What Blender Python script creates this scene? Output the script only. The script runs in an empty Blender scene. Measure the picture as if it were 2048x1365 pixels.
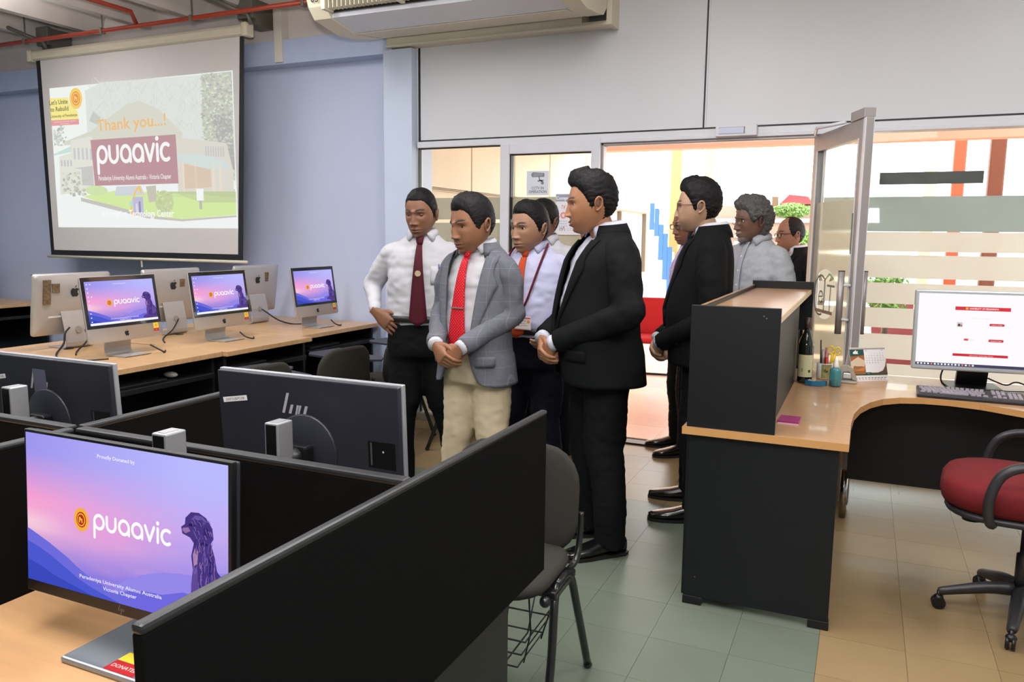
import bpy, bmesh, math, random
import numpy as np
from mathutils import Vector, Matrix, Euler
random.seed(7)
rng = np.random.default_rng(7)
SC = bpy.context.scene
COL = SC.collection
PI = math.pi

# ------------------------------------------------------------------ camera
F = 1567.12; PITCH = 0.133692; ROLL = 0.0105045; YAW = 0.421333; H = 1.48
def cam_axes():
    cy, sy = math.cos(YAW), math.sin(YAW)
    f = np.array([-sy, cy, 0.]); r = np.array([cy, sy, 0.]); u = np.array([0, 0, 1.])
    cp, sp = math.cos(PITCH), math.sin(PITCH)
    f2 = cp*f - sp*u; u2 = sp*f + cp*u
    cr, sr = math.cos(ROLL), math.sin(ROLL)
    return cr*r + sr*u2, -sr*r + cr*u2, f2
RX, UX, FX = cam_axes()
def at(x, y, d):
    """point of the room seen at picture position x, y and distance d along the view"""
    p = np.array([0, 0, H]) + d*(FX + RX*(x-1024)/F - UX*(y-682.5)/F)
    return Vector(p)
cd = bpy.data.cameras.new('camera'); cam = bpy.data.objects.new('camera', cd); COL.objects.link(cam)
cd.sensor_width = 36; cd.lens = F/2048*36; cd.clip_start = .05; cd.clip_end = 300
cam.matrix_world = Matrix(((RX[0], UX[0], -FX[0], 0), (RX[1], UX[1], -FX[1], 0), (RX[2], UX[2], -FX[2], H), (0, 0, 0, 1)))
SC.camera = cam

# ------------------------------------------------------------------ world, lights, exposure
SKY = 6.5
w = bpy.data.worlds.new('sky'); SC.world = w; w.use_nodes = True
bg = w.node_tree.nodes['Background']; bg.inputs[0].default_value = (.93, .97, 1, 1); bg.inputs[1].default_value = SKY
def lamp(name, loc, size, power, col=(1, .97, .93), rot=(0, 0, 0), sy=None):
    l = bpy.data.lights.new(name, 'AREA'); l.energy = power; l.color = col; l.shape = 'RECTANGLE'
    l.size = size; l.size_y = sy or size
    o = bpy.data.objects.new(name, l); COL.objects.link(o); o.location = loc; o.rotation_euler = rot
    return o
TUBE = 27
for x, y in ((-6.2, 1.2), (-6.2, 3.6), (-3.6, 1.2), (-3.6, 3.4), (-1.2, .6), (-1.2, 3.0), (1.3, .8), (1.3, 3.2)):
    lamp('ceiling_tube_light', (x, y, 3.22), .3, TUBE, (.95, .97, 1), sy=1.3)
    lamp('ceiling_tube_uplight', (x, y, 3.23), .3, TUBE*1.1, (.97, .97, 1), (PI, 0, 0), sy=1.3)
# area lamp added as the photographer's bounced flash, then its weak direct part
lamp('added_flash_bounce', (-.3, .5, 3.2), 1.6, 52, (1, .96, .92), (math.radians(42), 0, math.radians(24)))
lamp('flash', (.03, -.12, 1.78), .18, 10, (1, .96, .92), (math.radians(80), 0, YAW))
sp = bpy.data.lights.new('flash_to_ceiling', 'SPOT'); sp.energy = 400; sp.color = (1, .96, .92); sp.spot_size = math.radians(74); sp.spot_blend = .5; sp.shadow_soft_size = .12
so = bpy.data.objects.new('flash_to_ceiling', sp); COL.objects.link(so); so.location = (-.02, -.1, 1.8); so.rotation_euler = Vector((-.56, .56, .62)).to_track_quat('-Z', 'Y').to_euler()
SC.view_settings.view_transform = 'Standard'; SC.view_settings.look = 'None'
SC.view_settings.exposure = 0.0; SC.view_settings.gamma = 1.0; SC.view_settings.use_curve_mapping = False
SC.cycles.use_denoising = True
SC.cycles.max_bounces = 7; SC.cycles.diffuse_bounces = 4; SC.cycles.glossy_bounces = 3
SC.cycles.transmission_bounces = 4; SC.cycles.transparent_max_bounces = 10
SC.cycles.sample_clamp_indirect = 6; SC.cycles.caustics_reflective = False; SC.cycles.caustics_refractive = False

# ------------------------------------------------------------------ helpers
def lin(c):
    return tuple(((v/255)/12.92 if v/255 <= .04045 else ((v/255+.055)/1.055)**2.4) for v in c)
MATS = {}
def mat(name, rgb, rough=.5, metal=0, spec=.5, var=0., vscale=8, bump=0., bscale=60, stretch=None, coat=0, alpha=1, emit=0, attr=False, trans=0):
    """principled material; rgb is sRGB 0..255; var mottles the colour, bump gives fine relief"""
    if name in MATS: return MATS[name]
    m = bpy.data.materials.new(name); m.use_nodes = True; MATS[name] = m
    nt = m.node_tree; N = nt.nodes; L = nt.links; b = N['Principled BSDF']
    c = lin(rgb); b.inputs['Base Color'].default_value = (*c, 1)
    b.inputs['Roughness'].default_value = rough; b.inputs['Metallic'].default_value = metal
    b.inputs['Specular IOR Level'].default_value = spec; b.inputs['Coat Weight'].default_value = coat
    b.inputs['Transmission Weight'].default_value = trans
    tc = N.new('ShaderNodeTexCoord'); src = tc.outputs['Object']
    if stretch:
        mp = N.new('ShaderNodeMapping'); mp.inputs['Scale'].default_value = stretch; L.new(src, mp.inputs[0]); src = mp.outputs[0]
    base = None
    if attr:
        a = N.new('ShaderNodeAttribute'); a.attribute_name = 'Col'; base = a.outputs['Color']; L.new(base, b.inputs['Base Color'])
    if var:
        n = N.new('ShaderNodeTexNoise'); n.inputs['Scale'].default_value = vscale; n.inputs['Detail'].default_value = 5
        L.new(src, n.inputs['Vector'])
        r = N.new('ShaderNodeMapRange'); r.inputs[1].default_value = .25; r.inputs[2].default_value = .75
        r.inputs[3].default_value = 1-var; r.inputs[4].default_value = 1+var; L.new(n.outputs[0], r.inputs[0])
        mx = N.new('ShaderNodeMix'); mx.data_type = 'RGBA'; mx.blend_type = 'MULTIPLY'; mx.inputs[0].default_value = 1
        if base: L.new(base, mx.inputs[6])
        else: mx.inputs[6].default_value = (*c, 1)
        L.new(r.outputs[0], mx.inputs[7]); L.new(mx.outputs[2], b.inputs['Base Color'])
    if bump:
        n2 = N.new('ShaderNodeTexNoise'); n2.inputs['Scale'].default_value = bscale; n2.inputs['Detail'].default_value = 3
        L.new(src, n2.inputs['Vector'])
        bp = N.new('ShaderNodeBump'); bp.inputs['Strength'].default_value = bump; bp.inputs['Distance'].default_value = .01
        L.new(n2.outputs[0], bp.inputs['Height']); L.new(bp.outputs[0], b.inputs['Normal'])
    if emit:
        b.inputs['Emission Color'].default_value = (*c, 1); b.inputs['Emission Strength'].default_value = emit
        b.inputs['Base Color'].default_value = (0, 0, 0, 1)
    return m
def emit_mat(name, strength=1., attr=True, rgb=(255, 255, 255)):
    if name in MATS: return MATS[name]
    m = bpy.data.materials.new(name); m.use_nodes = True; MATS[name] = m
    nt = m.node_tree; nt.nodes.remove(nt.nodes['Principled BSDF'])
    e = nt.nodes.new('ShaderNodeEmission'); e.inputs[1].default_value = strength; e.inputs[0].default_value = (*lin(rgb), 1)
    if attr:
        a = nt.nodes.new('ShaderNodeAttribute'); a.attribute_name = 'Col'; nt.links.new(a.outputs['Color'], e.inputs[0])
    nt.links.new(e.outputs[0], nt.nodes['Material Output'].inputs[0])
    return m
def glass_mat(name, tint=(245, 250, 248), refl=.08):
    m = bpy.data.materials.new(name); m.use_nodes = True; nt = m.node_tree; N = nt.nodes; L = nt.links
    N.remove(N['Principled BSDF'])
    t = N.new('ShaderNodeBsdfTransparent'); t.inputs[0].default_value = (*lin(tint), 1)
    g = N.new('ShaderNodeBsdfGlossy'); g.inputs['Roughness'].default_value = .02
    fr = N.new('ShaderNodeFresnel'); fr.inputs[0].default_value = 1.45
    gn = N.new('ShaderNodeNewGeometry'); ml = N.new('ShaderNodeMath'); ml.operation = 'MULTIPLY_ADD'; ml.inputs[1].default_value = -1; ml.inputs[2].default_value = 1; L.new(gn.outputs['Backfacing'], ml.inputs[0])
    m3 = N.new('ShaderNodeMath'); m3.operation = 'MULTIPLY'; L.new(fr.outputs[0], m3.inputs[0]); L.new(ml.outputs[0], m3.inputs[1])   # one reflecting face per pane
    mx = N.new('ShaderNodeMixShader'); L.new(m3.outputs[0], mx.inputs[0]); L.new(t.outputs[0], mx.inputs[1]); L.new(g.outputs[0], mx.inputs[2])
    L.new(mx.outputs[0], N['Material Output'].inputs[0]); return m
def film_mat(name, rgb, tr=.5, clear=0., fwd=.15):
    """frosted film: scatters light through"""
    m = bpy.data.materials.new(name); m.use_nodes = True; nt = m.node_tree; N = nt.nodes; L = nt.links
    N.remove(N['Principled BSDF']); c = (*lin(rgb), 1)
    d = N.new('ShaderNodeBsdfDiffuse'); d.inputs[0].default_value = c
    t = N.new('ShaderNodeBsdfTranslucent'); t.inputs[0].default_value = c
    mx = N.new('ShaderNodeMixShader'); mx.inputs[0].default_value = tr; L.new(d.outputs[0], mx.inputs[1]); L.new(t.outputs[0], mx.inputs[2])
    tp = N.new('ShaderNodeBsdfTransparent'); tp.inputs[0].default_value = c
    rf = N.new('ShaderNodeBsdfRefraction'); rf.inputs['IOR'].default_value = 1.02; rf.inputs['Roughness'].default_value = .75; rf.inputs[0].default_value = c; tf = N.new('ShaderNodeMixShader'); tf.inputs[0].default_value = fwd; L.new(t.outputs[0], tf.inputs[1]); L.new(rf.outputs[0], tf.inputs[2]); L.new(tf.outputs[0], mx.inputs[2])
    m2 = N.new('ShaderNodeMixShader'); m2.inputs[0].default_value = clear; L.new(mx.outputs[0], m2.inputs[1]); L.new(tp.outputs[0], m2.inputs[2])
    L.new(m2.outputs[0], N['Material Output'].inputs[0]); return m
def wood_mat(name, rgb, axis=(1.5, 14, 14), rough=.35):
    m = mat(name, rgb, rough, var=.10, vscale=3, bump=.02, bscale=40, stretch=axis, coat=.15); return m

class MB:
    """collects shapes, builds them as one mesh object"""
    def __init__(s): s.v = []; s.f = []; s.mi = []; s.n = 0; s.cur = 0; s.sm = []; s.smooth = False
    def add(s, v, f, M=None, smooth=None):
        v = np.asarray(v, float).reshape(-1, 3)
        if M is not None:
            A = np.array(M); v = v @ A[:3, :3].T + A[:3, 3]
        s.v.append(v)
        for q in f: s.f.append([i+s.n for i in q]); s.mi.append(s.cur); s.sm.append(s.smooth if smooth is None else smooth)
        s.n += len(v); return s
    def box(s, x0, y0, z0, x1, y1, z1, M=None, bev=0.):
        x0, x1 = min(x0, x1), max(x0, x1); y0, y1 = min(y0, y1), max(y0, y1); z0, z1 = min(z0, z1), max(z0, z1)
        if bev:
            b = min(bev, (x1-x0)*.45, (y1-y0)*.45, (z1-z0)*.45)
            bm = bmesh.new(); bmesh.ops.create_cube(bm, size=1)
            for q in bm.verts: q.co = Vector(((x0+x1)/2+q.co.x*(x1-x0), (y0+y1)/2+q.co.y*(y1-y0), (z0+z1)/2+q.co.z*(z1-z0)))
            bmesh.ops.bevel(bm, geom=bm.edges[:], offset=b, segments=2, affect='EDGES', profile=.5)
            return s.bm(bm, M)
        v = [(x, y, z) for x in (x0, x1) for y in (y0, y1) for z in (z0, z1)]
        return s.add(v, [(0, 1, 3, 2), (4, 6, 7, 5), (0, 4, 5, 1), (2, 3, 7, 6), (0, 2, 6, 4), (1, 5, 7, 3)], M, False)
    def bm(s, bm, M=None, smooth=None):
        bm.verts.index_update()
        s.add([q.co[:] for q in bm.verts], [[q.index for q in f.verts] for f in bm.faces], M, smooth); bm.free(); return s
    def loft(s, rings, caps=True, closed=True, M=None, smooth=True):
        """rings: list of equally long point lists"""
        R = np.asarray(rings, float); m, k = R.shape[:2]; f = []
        for i in range(m-1):
            for j in range(k if closed else k-1):
                a, b = i*k+j, i*k+(j+1) % k
                f.append((a, b, b+k, a+k))
        if caps and closed:
            f.append(tuple(range(k-1, -1, -1))); f.append(tuple((m-1)*k+j for j in range(k)))
        return s.add(R.reshape(-1, 3), f, M, smooth)
    def tube(s, pts, r, k=10, M=None, sub=0, flat=1.):
        P = [Vector(p) for p in pts]
        rr = list(r) if hasattr(r, '__len__') else [r]*len(P)
        if sub:
            P, rr = spline(P, rr, sub)
        rings = []; up = None
        for i, p in enumerate(P):
            t = (P[min(i+1, len(P)-1)]-P[max(i-1, 0)]).normalized()
            if up is None: up = t.orthogonal().normalized()
            up = (up-t*up.dot(t)); up = up.normalized() if up.length > 1e-6 else t.orthogonal().normalized()
            sd = t.cross(up)
            rings.append([p+up*(math.cos(a)*rr[i])+sd*(math.sin(a)*rr[i]*flat) for a in np.linspace(0, 2*PI, k, endpoint=False)])
        return s.loft(rings, M=M)
    def lathe(s, prof, k=24, M=None):
        """prof: (r, z) from bottom to top"""
        return s.loft([[(max(r, 1e-5)*math.cos(a), max(r, 1e-5)*math.sin(a), z) for a in np.linspace(0, 2*PI, k, endpoint=False)] for r, z in prof], M=M)
    def cyl(s, p0, p1, r, k=14, M=None):
        p0, p1 = Vector(p0), Vector(p1); t = (p1-p0).normalized(); u = t.orthogonal().normalized(); w_ = t.cross(u)
        ring = lambda p: [p+(u*math.cos(a)+w_*math.sin(a))*r for a in np.linspace(0, 2*PI, k, endpoint=False)]
        n0 = len(s.f); s.loft([ring(p0), ring(p1)], M=M); s.sm[-1] = s.sm[-2] = False; return s
    def ball(s, c, r, k=14, M=None, sq=None):
        c = Vector(c); r = (r, r, r) if not hasattr(r, '__len__') else r
        rings = []
        for a in np.linspace(-PI/2, PI/2, k//2+2):
            rings.append([(c.x+r[0]*max(math.cos(a), 1e-4)*math.cos(b), c.y+r[1]*max(math.cos(a), 1e-4)*math.sin(b), c.z+r[2]*math.sin(a)) for b in np.linspace(0, 2*PI, k, endpoint=False)])
        return s.loft(rings, M=M)
    def prism(s, poly, z0, z1, M=None):
        """poly: xy outline (counter-clockwise), extruded in z"""
        k = len(poly); v = [(x, y, z0) for x, y in poly]+[(x, y, z1) for x, y in poly]
        f = [tuple(range(k-1, -1, -1)), tuple(range(k, 2*k))]+[(i, (i+1) % k, (i+1) % k+k, i+k) for i in range(k)]
        return s.add(v, f, M, False)
    def build(s, name, mats, parent=None, loc=None, rot=None, auto=None):
        me = bpy.data.meshes.new(name)
        V = np.concatenate(s.v) if s.v else np.zeros((0, 3))
        me.from_pydata(V.tolist(), [], s.f)
        for m in (mats if isinstance(mats, (list, tuple)) else [mats]): me.materials.append(m)
        me.polygons.foreach_set('material_index', s.mi); me.polygons.foreach_set('use_smooth', s.sm); me.update()
        return link(name, me, parent, loc, rot)
def link(name, me, parent=None, loc=None, rot=None):
    o = bpy.data.objects.new(name, me); COL.objects.link(o)
    if parent: o.parent = parent
    if loc is not None: o.location = loc
    if rot is not None: o.rotation_euler = rot
    return o
def spline(P, rr, sub):
    out, ro = [], []
    n = len(P)
    for i in range(n-1):
        p0, p1, p2, p3 = P[max(i-1, 0)], P[i], P[i+1], P[min(i+2, n-1)]
        for k in range(sub):
            t = k/sub
            out.append(.5*((2*p1)+(p2-p0)*t+(2*p0-5*p1+4*p2-p3)*t*t+(3*p1-p0-3*p2+p3)*t**3))
            u = t*t*(3-2*t); ro.append(rr[i]*(1-u)+rr[i+1]*u)
    out.append(P[-1]); ro.append(rr[-1]); return out, ro
def thing(name, label, cat, loc=(0, 0, 0), rz=0, group=None):
    o = bpy.data.objects.new(name, None); COL.objects.link(o); o.location = loc; o.rotation_euler = (0, 0, rz); o.empty_display_size = .1
    return tag(o, label, cat, group)
def tag(o, label, cat, group=None):
    o['label'] = label; o['category'] = cat
    if group: o['group'] = group
    return o
def struct(o): o['kind'] = 'structure'; return o
def plab(o, label): o['label'] = label; return o
def dup(root, loc, rz=None, label=None):
    r = root.copy(); COL.objects.link(r); r.location = loc
    if rz is not None: r.rotation_euler = (0, 0, rz)
    if label: r['label'] = label
    for ch in list(root.children):
        c = ch.copy(); COL.objects.link(c); c.parent = r
        for g in list(ch.children):
            d = g.copy(); COL.objects.link(d); d.parent = c
    return r
def frame(o, x, y):
    """matrix for a flat picture: origin o, x across, y up the picture"""
    o, x, y = Vector(o), Vector(x).normalized(), Vector(y).normalized(); z = x.cross(y)
    return Matrix(((x.x, y.x, z.x, o.x), (x.y, y.y, z.y, o.y), (x.z, y.z, z.z, o.z), (0, 0, 0, 1)))

# ---- flat prints: coloured flat shapes (lettering, pictures) in their own plane
TXT = {}
def text_poly(body, bold=0.):
    key = (body, bold)
    if key not in TXT:
        cu = bpy.data.curves.new('t', 'FONT'); cu.body = body; cu.size = 1; cu.resolution_u = 2; cu.offset = bold; cu.fill_mode = 'FRONT'
        o = bpy.data.objects.new('t', cu); COL.objects.link(o)
        dg = bpy.context.evaluated_depsgraph_get(); me = o.evaluated_get(dg).to_mesh()
        v = np.array([q.co[:] for q in me.vertices]).reshape(-1, 3); f = [list(p.vertices) for p in me.polygons]
        o.to_mesh_clear(); bpy.data.objects.remove(o); bpy.data.curves.remove(cu)
        TXT[key] = (v, f)
    return TXT[key]
class Print:
    def __init__(s): s.v = []; s.f = []; s.c = []; s.n = 0; s.lay = 0
    def raw(s, v2, f, col):
        z = s.lay*.00025; s.v += [(x, y, z) for x, y in v2]; s.f += [[i+s.n for i in q] for q in f]; s.c += [lin(col)]*len(v2); s.n += len(v2); return s
    def poly(s, pts, col): s.raw(pts, [list(range(len(pts)))], col); return s
    def rect(s, x0, y0, x1, y1, col): return s.poly([(x0, y0), (x1, y0), (x1, y1), (x0, y1)], col)
    def rrect(s, x0, y0, x1, y1, r, col):
        p = []
        for cx, cy, a0 in ((x1-r, y0+r, -PI/2), (x1-r, y1-r, 0), (x0+r, y1-r, PI/2), (x0+r, y0+r, PI)):
            p += [(cx+r*math.cos(a0+t), cy+r*math.sin(a0+t)) for t in np.linspace(0, PI/2, 4)]
        return s.poly(p, col)
    def disc(s, x, y, r, col, k=28, ry=None): return s.poly([(x+r*math.cos(a), y+(ry or r)*math.sin(a)) for a in np.linspace(0, 2*PI, k, endpoint=False)], col)
    def grid(s, x0, y0, x1, y1, fn, nx=16, ny=12):
        """smoothly coloured rectangle; fn(u, v) gives a linear colour"""
        z = s.lay*.00025; b = s.n
        for j in range(ny+1):
            for i in range(nx+1):
                u, v = i/nx, j/ny; s.v.append((x0+(x1-x0)*u, y0+(y1-y0)*v, z)); s.c.append(fn(u, v))
        for j in range(ny):
            for i in range(nx): a = b+j*(nx+1)+i; s.f.append([a, a+1, a+nx+2, a+nx+1])
        s.n += (nx+1)*(ny+1); return s
    def line(s, pts, wd, col, closed=False):
        """stroke with round joints"""
        P = [Vector((p[0], p[1])) for p in pts]
        if closed: P.append(P[0])
        for a, b in zip(P[:-1], P[1:]):
            d = b-a
            if d.length < 1e-9: continue
            n = Vector((-d.y, d.x)).normalized()*(wd/2); s.raw([(a-n)[:], (b-n)[:], (b+n)[:], (a+n)[:]], [[0, 1, 2, 3]], col)
        for p in P: s.disc(p.x, p.y, wd/2, col, 8)
        return s
    def text(s, body, x, y, h, col, width=None, align='c', bold=0., rot=0, xs=1.):
        v, f = text_poly(body, bold)
        if len(v) == 0: return s
        lo, hi = v.min(0), v.max(0); sc = h/.72; sx = sc*xs
        if width: sx = width/(hi[0]-lo[0])
        X = (v[:, 0]-(lo[0]+hi[0])/2*(align == 'c')-lo[0]*(align == 'l')-hi[0]*(align == 'r'))*sx; Y = v[:, 1]*sc
        c, q = math.cos(rot), math.sin(rot)
        return s.raw([(x+a*c-b*q, y+a*q+b*c) for a, b in zip(X, Y)], f, col)
    def next(s): s.lay += 1; return s
    def mesh(s, name, m):
        me = bpy.data.meshes.new(name); me.from_pydata(s.v, [], s.f)
        at_ = me.color_attributes.new('Col', 'FLOAT_COLOR', 'POINT')
        at_.data.foreach_set('color', np.c_[np.array(s.c), np.ones(len(s.c))].ravel()); me.materials.append(m); me.update(); return me
    def build(s, name, m, parent, M):
        o = link(name, s.mesh(name, m), parent); o.matrix_local = M; return o
PRINT = mat('printed_paper', (255, 255, 255), .6, attr=True)
SCREEN = emit_mat('lit_screen', 1.0)
# ------------------------------------------------------------------ materials of the room
blue = mat('blue_paint', (190, 200, 226), .6, var=.03, vscale=1.2, bump=.02, bscale=90)
pale_blue = mat('pale_blue_paint', (198, 210, 230), .55, var=.02)
white_panel = mat('white_cladding', (212, 213, 217), .42, var=.02, vscale=1)
alu = mat('white_aluminium', (214, 216, 222), .35, metal=.0, var=.015)
gasket = mat('black_gasket', (16, 17, 19), .5)
plaster = mat('old_white_plaster', (214, 205, 200), .8, var=.07, vscale=3, bump=.05, bscale=25)
concrete = mat('painted_concrete', (214, 206, 200), .8, var=.06, vscale=3, bump=.04, bscale=30)
cream = mat('cream_plastic', (214, 206, 182), .45, var=.03)
grey_steel = mat('grey_brackets', (120, 116, 106), .5, metal=.4)
red_pipe = mat('red_paint', (168, 62, 40), .4)
lobby_cream = mat('cream_cladding', (218, 200, 172), .5, var=.03, vscale=2)
glass = glass_mat('clear_glass')
film_cream = film_mat('frosted_film', (246, 244, 240), .68)
film_beige = film_mat('frosted_film_beige', (232, 220, 204), .4, .0, .3)
film_door = film_mat('frosted_film_door', (252, 240, 222), .72, .0, .8)
film_grey = film_mat('grey_film', (214, 220, 219), .5, .0, .1)
dark_joint = mat('tile_joint', (84, 80, 66), .8)
black_steel = mat('black_steel', (22, 22, 23), .35, metal=.3)
chrome = mat('chrome', (190, 188, 186), .18, metal=1)
brushed = mat('brushed_aluminium', (158, 152, 150), .38, metal=.35)

def tile_mat(name, rgb, var=.05):
    m = mat(name, rgb, .30, spec=.22, var=var, vscale=5, bump=.012, bscale=14)
    nt = m.node_tree; N = nt.nodes; L = nt.links; b = N['Principled BSDF']
    old = b.inputs['Base Color'].links[0].from_socket
    tc = N.new('ShaderNodeTexCoord'); mp = N.new('ShaderNodeMapping'); mp.inputs['Scale'].default_value = (48, 6, 1); mp.inputs['Rotation'].default_value = (0, 0, .12)
    L.new(tc.outputs['Object'], mp.inputs[0])
    geo = N.new('ShaderNodeObjectInfo'); ad = N.new('ShaderNodeVectorMath'); ad.operation = 'ADD'
    L.new(mp.outputs[0], ad.inputs[0]); L.new(geo.outputs['Location'], ad.inputs[1])
    sc2 = N.new('ShaderNodeVectorMath'); sc2.operation = 'MULTIPLY_ADD'; sc2.inputs[1].default_value = (7.3, 3.1, 0)
    L.new(geo.outputs['Location'], sc2.inputs[0]); L.new(mp.outputs[0], sc2.inputs[2])
    for col, off, th in (((206, 206, 190), 0, .83), ((70, 82, 74), 9.7, .82)):
        vo = N.new('ShaderNodeTexNoise'); vo.inputs['Scale'].default_value = 1.0; vo.inputs['Detail'].default_value = 1
        a2 = N.new('ShaderNodeVectorMath'); a2.inputs[1].default_value = (off, off, off); L.new(sc2.outputs[0], a2.inputs[0]); L.new(a2.outputs[0], vo.inputs['Vector'])
        r = N.new('ShaderNodeMapRange'); r.inputs[1].default_value = th-.03; r.inputs[2].default_value = th; L.new(vo.outputs[0], r.inputs[0])
        mx = N.new('ShaderNodeMix'); mx.data_type = 'RGBA'; mx.inputs[7].default_value = (*lin(col), 1)
        L.new(r.outputs[0], mx.inputs[0]); L.new(old, mx.inputs[6]); old = mx.outputs[2]
    L.new(old, b.inputs['Base Color'])
    return m
GREEN = [tile_mat('green_vinyl_%s' % n, c) for n, c in (('a', (107, 116, 103)), ('b', (105, 114, 101)), ('c', (109, 118, 105)))]
BEIGE = [tile_mat('beige_vinyl_%s' % n, c) for n, c in (('a', (143, 121, 87)), ('b', (140, 118, 84)), ('c', (146, 124, 90)))]
PEACH = [mat('peach_tile_%s' % n, c, .3, spec=.2, var=.05, vscale=4) for n, c in (('a', (206, 154, 120)), ('b', (200, 148, 114)), ('c', (211, 161, 128)))]

# ------------------------------------------------------------------ floor: base with recessed joints, every tile its own piece
TX, TY = .29, .295; NX0, NX1 = -11, 4; Y0 = 4.2-TY*7; NYT = 11
fx0, fx1 = -.069+NX0*TX, -.069+NX1*TX; fy0, fy1 = Y0, Y0+NYT*TY
b = MB(); b.box(fx0, fy0, -.12, fx1, fy1, -.006)
b.cur = 1; b.box(-9.6, -3.2, -.12, fx0, 5.5, 0); b.box(fx1, -3.2, -.12, 3.3, 5.5, 0); b.box(fx0, -3.2, -.12, fx1, fy0, 0); b.box(fx0, fy1, -.12, fx1, 5.5, 0)
floor = struct(b.build('floor', [dark_joint, GREEN[0]]))
TM = {}
def tile(kind, m, sx, sy):
    if (m.name, sx) not in TM:
        t = MB(); t.box(-sx/2+.0006, -sy/2+.0006, -.006, sx/2-.0006, sy/2-.0006, 0)
        o = t.build('tile', m); TM[(m.name, sx)] = o.data; bpy.data.objects.remove(o)
    return TM[(m.name, sx)]
for i in range(NX0, NX1):
    for j in range(NYT):
        x = -.069+(i+.5)*TX; y = Y0+(j+.5)*TY
        ms = GREEN if (x < -.069 and y < 4.2) else BEIGE
        link('tile', tile('t', random.choice(ms), TX, TY), floor, (x, y, random.uniform(-.0003, 0)))
PT = .4; px0, py0 = -3.35, 5.56
b = MB(); b.box(px0, py0, -.12, px0+PT*14, py0+PT*10, -.006); b.cur = 1; b.box(px0, py0+PT*10, -.12, 6, 16, 0); b.box(px0+PT*14, py0, -.12, 6, py0+PT*10, 0)
lobby = struct(b.build('floor', [dark_joint, PEACH[0]]))
for i in range(14):
    for j in range(10):
        if i < 11: link('tile', tile('p', random.choice(PEACH), PT, PT), lobby, (px0+(i+.5)*PT, py0+(j+.5)*PT, 0))
b = MB(); b.box(px0+PT*11, py0, -.01, px0+PT*14, py0+PT*10, 0); b.build('tile_strip', PEACH[0], lobby)
b = MB(); b.box(-1.78, 5.36, -.004, -.33, 5.47, .012, bev=.004); struct(b.build('trim_1', mat('threshold_bronze', (52, 38, 30), .4, metal=.5)))

# ------------------------------------------------------------------ walls, pillar, beam, ceiling
b = MB(); b.box(-9.6, 5.5, 0, -3.34, 5.64, 3.5); struct(b.build('wall_back', blue))
b = MB(); b.box(-9.74, -3.2, 0, -9.6, 5.64, 3.5); struct(b.build('wall_left', blue))
b = MB(); b.box(3.3, -3.2, 0, 3.44, 5.64, 3.5); struct(b.build('wall_right', white_panel))
b = MB(); b.box(-9.6, -3.34, 0, 3.3, -3.2, 3.5); struct(b.build('wall_front', white_panel))
b = MB(); b.box(-3.495, 5.31, 0, -3.24, 5.62, 2.885, bev=.004); struct(b.build('trim_2', pale_blue))          # pillar
b = MB(); b.box(-9.6, 5.35, 2.868, -3.44, 5.5, 3.06, bev=.003); struct(b.build('trim_3', mat('beam_blue', (172, 186, 214), .6, var=.03)))  # beam
b = MB(); b.box(-9.6, 5.42, 3.06, -3.2, 5.5, 3.5); struct(b.build('trim_4', plaster))                              # plaster band over the beam
# ceiling: slab with ribs running to the back wall
b = MB(); b.box(-9.7, -3.3, 3.5, 3.4, 5.64, 3.62); ceil = struct(b.build('ceiling', concrete))
for k in range(13):
    x = -7.35+k*.64-1.28
    r = MB(); r.loft([[(x-.26, y, 3.5), (x-.10, y, 3.32), (x+.02, y, 3.31), (x+.10, y, 3.5)] for y in (-3.2, 5.42)], smooth=False)
    r.build('rib', concrete, ceil)

# partition of white panels, aluminium frame and glass
part = bpy.data.objects.new('wall_partition', None); COL.objects.link(part); struct(part)
YP = 5.4
for x0, x1 in ((-3.215, -1.048), (-1.036, 1.1), (1.112, 3.3)):
    b = MB(); b.box(x0, YP, 2.205, x1, YP+.06, 3.5); b.build('panel', white_panel, part)
b = MB(); b.box(-3.228, YP-.004, 2.193, 3.3, YP+.05, 2.206); b.box(-3.230, YP-.004, 2.2, -3.216, YP+.05, 2.9); b.box(-1.0475, YP-.003, 2.205, -1.0365, YP+.05, 3.5); b.box(1.1005, YP-.003, 2.205, 1.1115, YP+.05, 3.5)
b.build('gasket', gasket, part)
b = MB(); b.box(-1.036, YP-.006, 2.205, -1.026, YP, 3.5, bev=.002); b.box(-3.3, YP-.01, 0, -3.232, YP+.06, 2.93, bev=.004)
b.build('cover_strip', alu, part)
def bar(x0, z0, x1, z1, y0=YP-.03, y1=YP+.06, name='frame_bar', m=alu):
    b = MB(); b.box(x0, y0, z0, x1, y1, z1, bev=.005); return b.build(name, m, part)
bar(-3.232, 2.145, 3.3, 2.192); bar(-2.515, 0, -2.443, 2.146, YP-.04); bar(-1.808, 0, -1.742, 2.16, YP-.045)
bar(-2.445, 2.075, -1.806, 2.15, YP-.034); bar(-1.744, 2.128, 3.3, 2.15, YP-.04); bar(-.33, 0, -.27, 2.13, YP-.01); bar(1.45, 0, 1.52, 2.13)
bar(-1.742, 0, -1.722, 2.13, YP-.02, YP+.05, 'door_jamb', brushed); bar(-1.742, 2.108, -.33, 2.13, YP-.02, YP+.05, 'door_jamb', brushed)
b = MB(); b.box(-2.45, YP-.06, 0, -1.80, YP+.06, .11, bev=.004); b.build('kerb', alu, part)
b = MB(); b.box(-3.24, YP-.06, 0, -2.51, YP+.06, .05, bev=.003); b.build('kerb', mat('shaded_grey_kerb', (140, 132, 120), .6), part)  # grey tone carries the shade lying on this low kerb
b = MB(); b.box(-.28, YP-.05, 0, 3.3, YP+.06, .1, bev=.004); b.build('kerb', alu, part)
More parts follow.
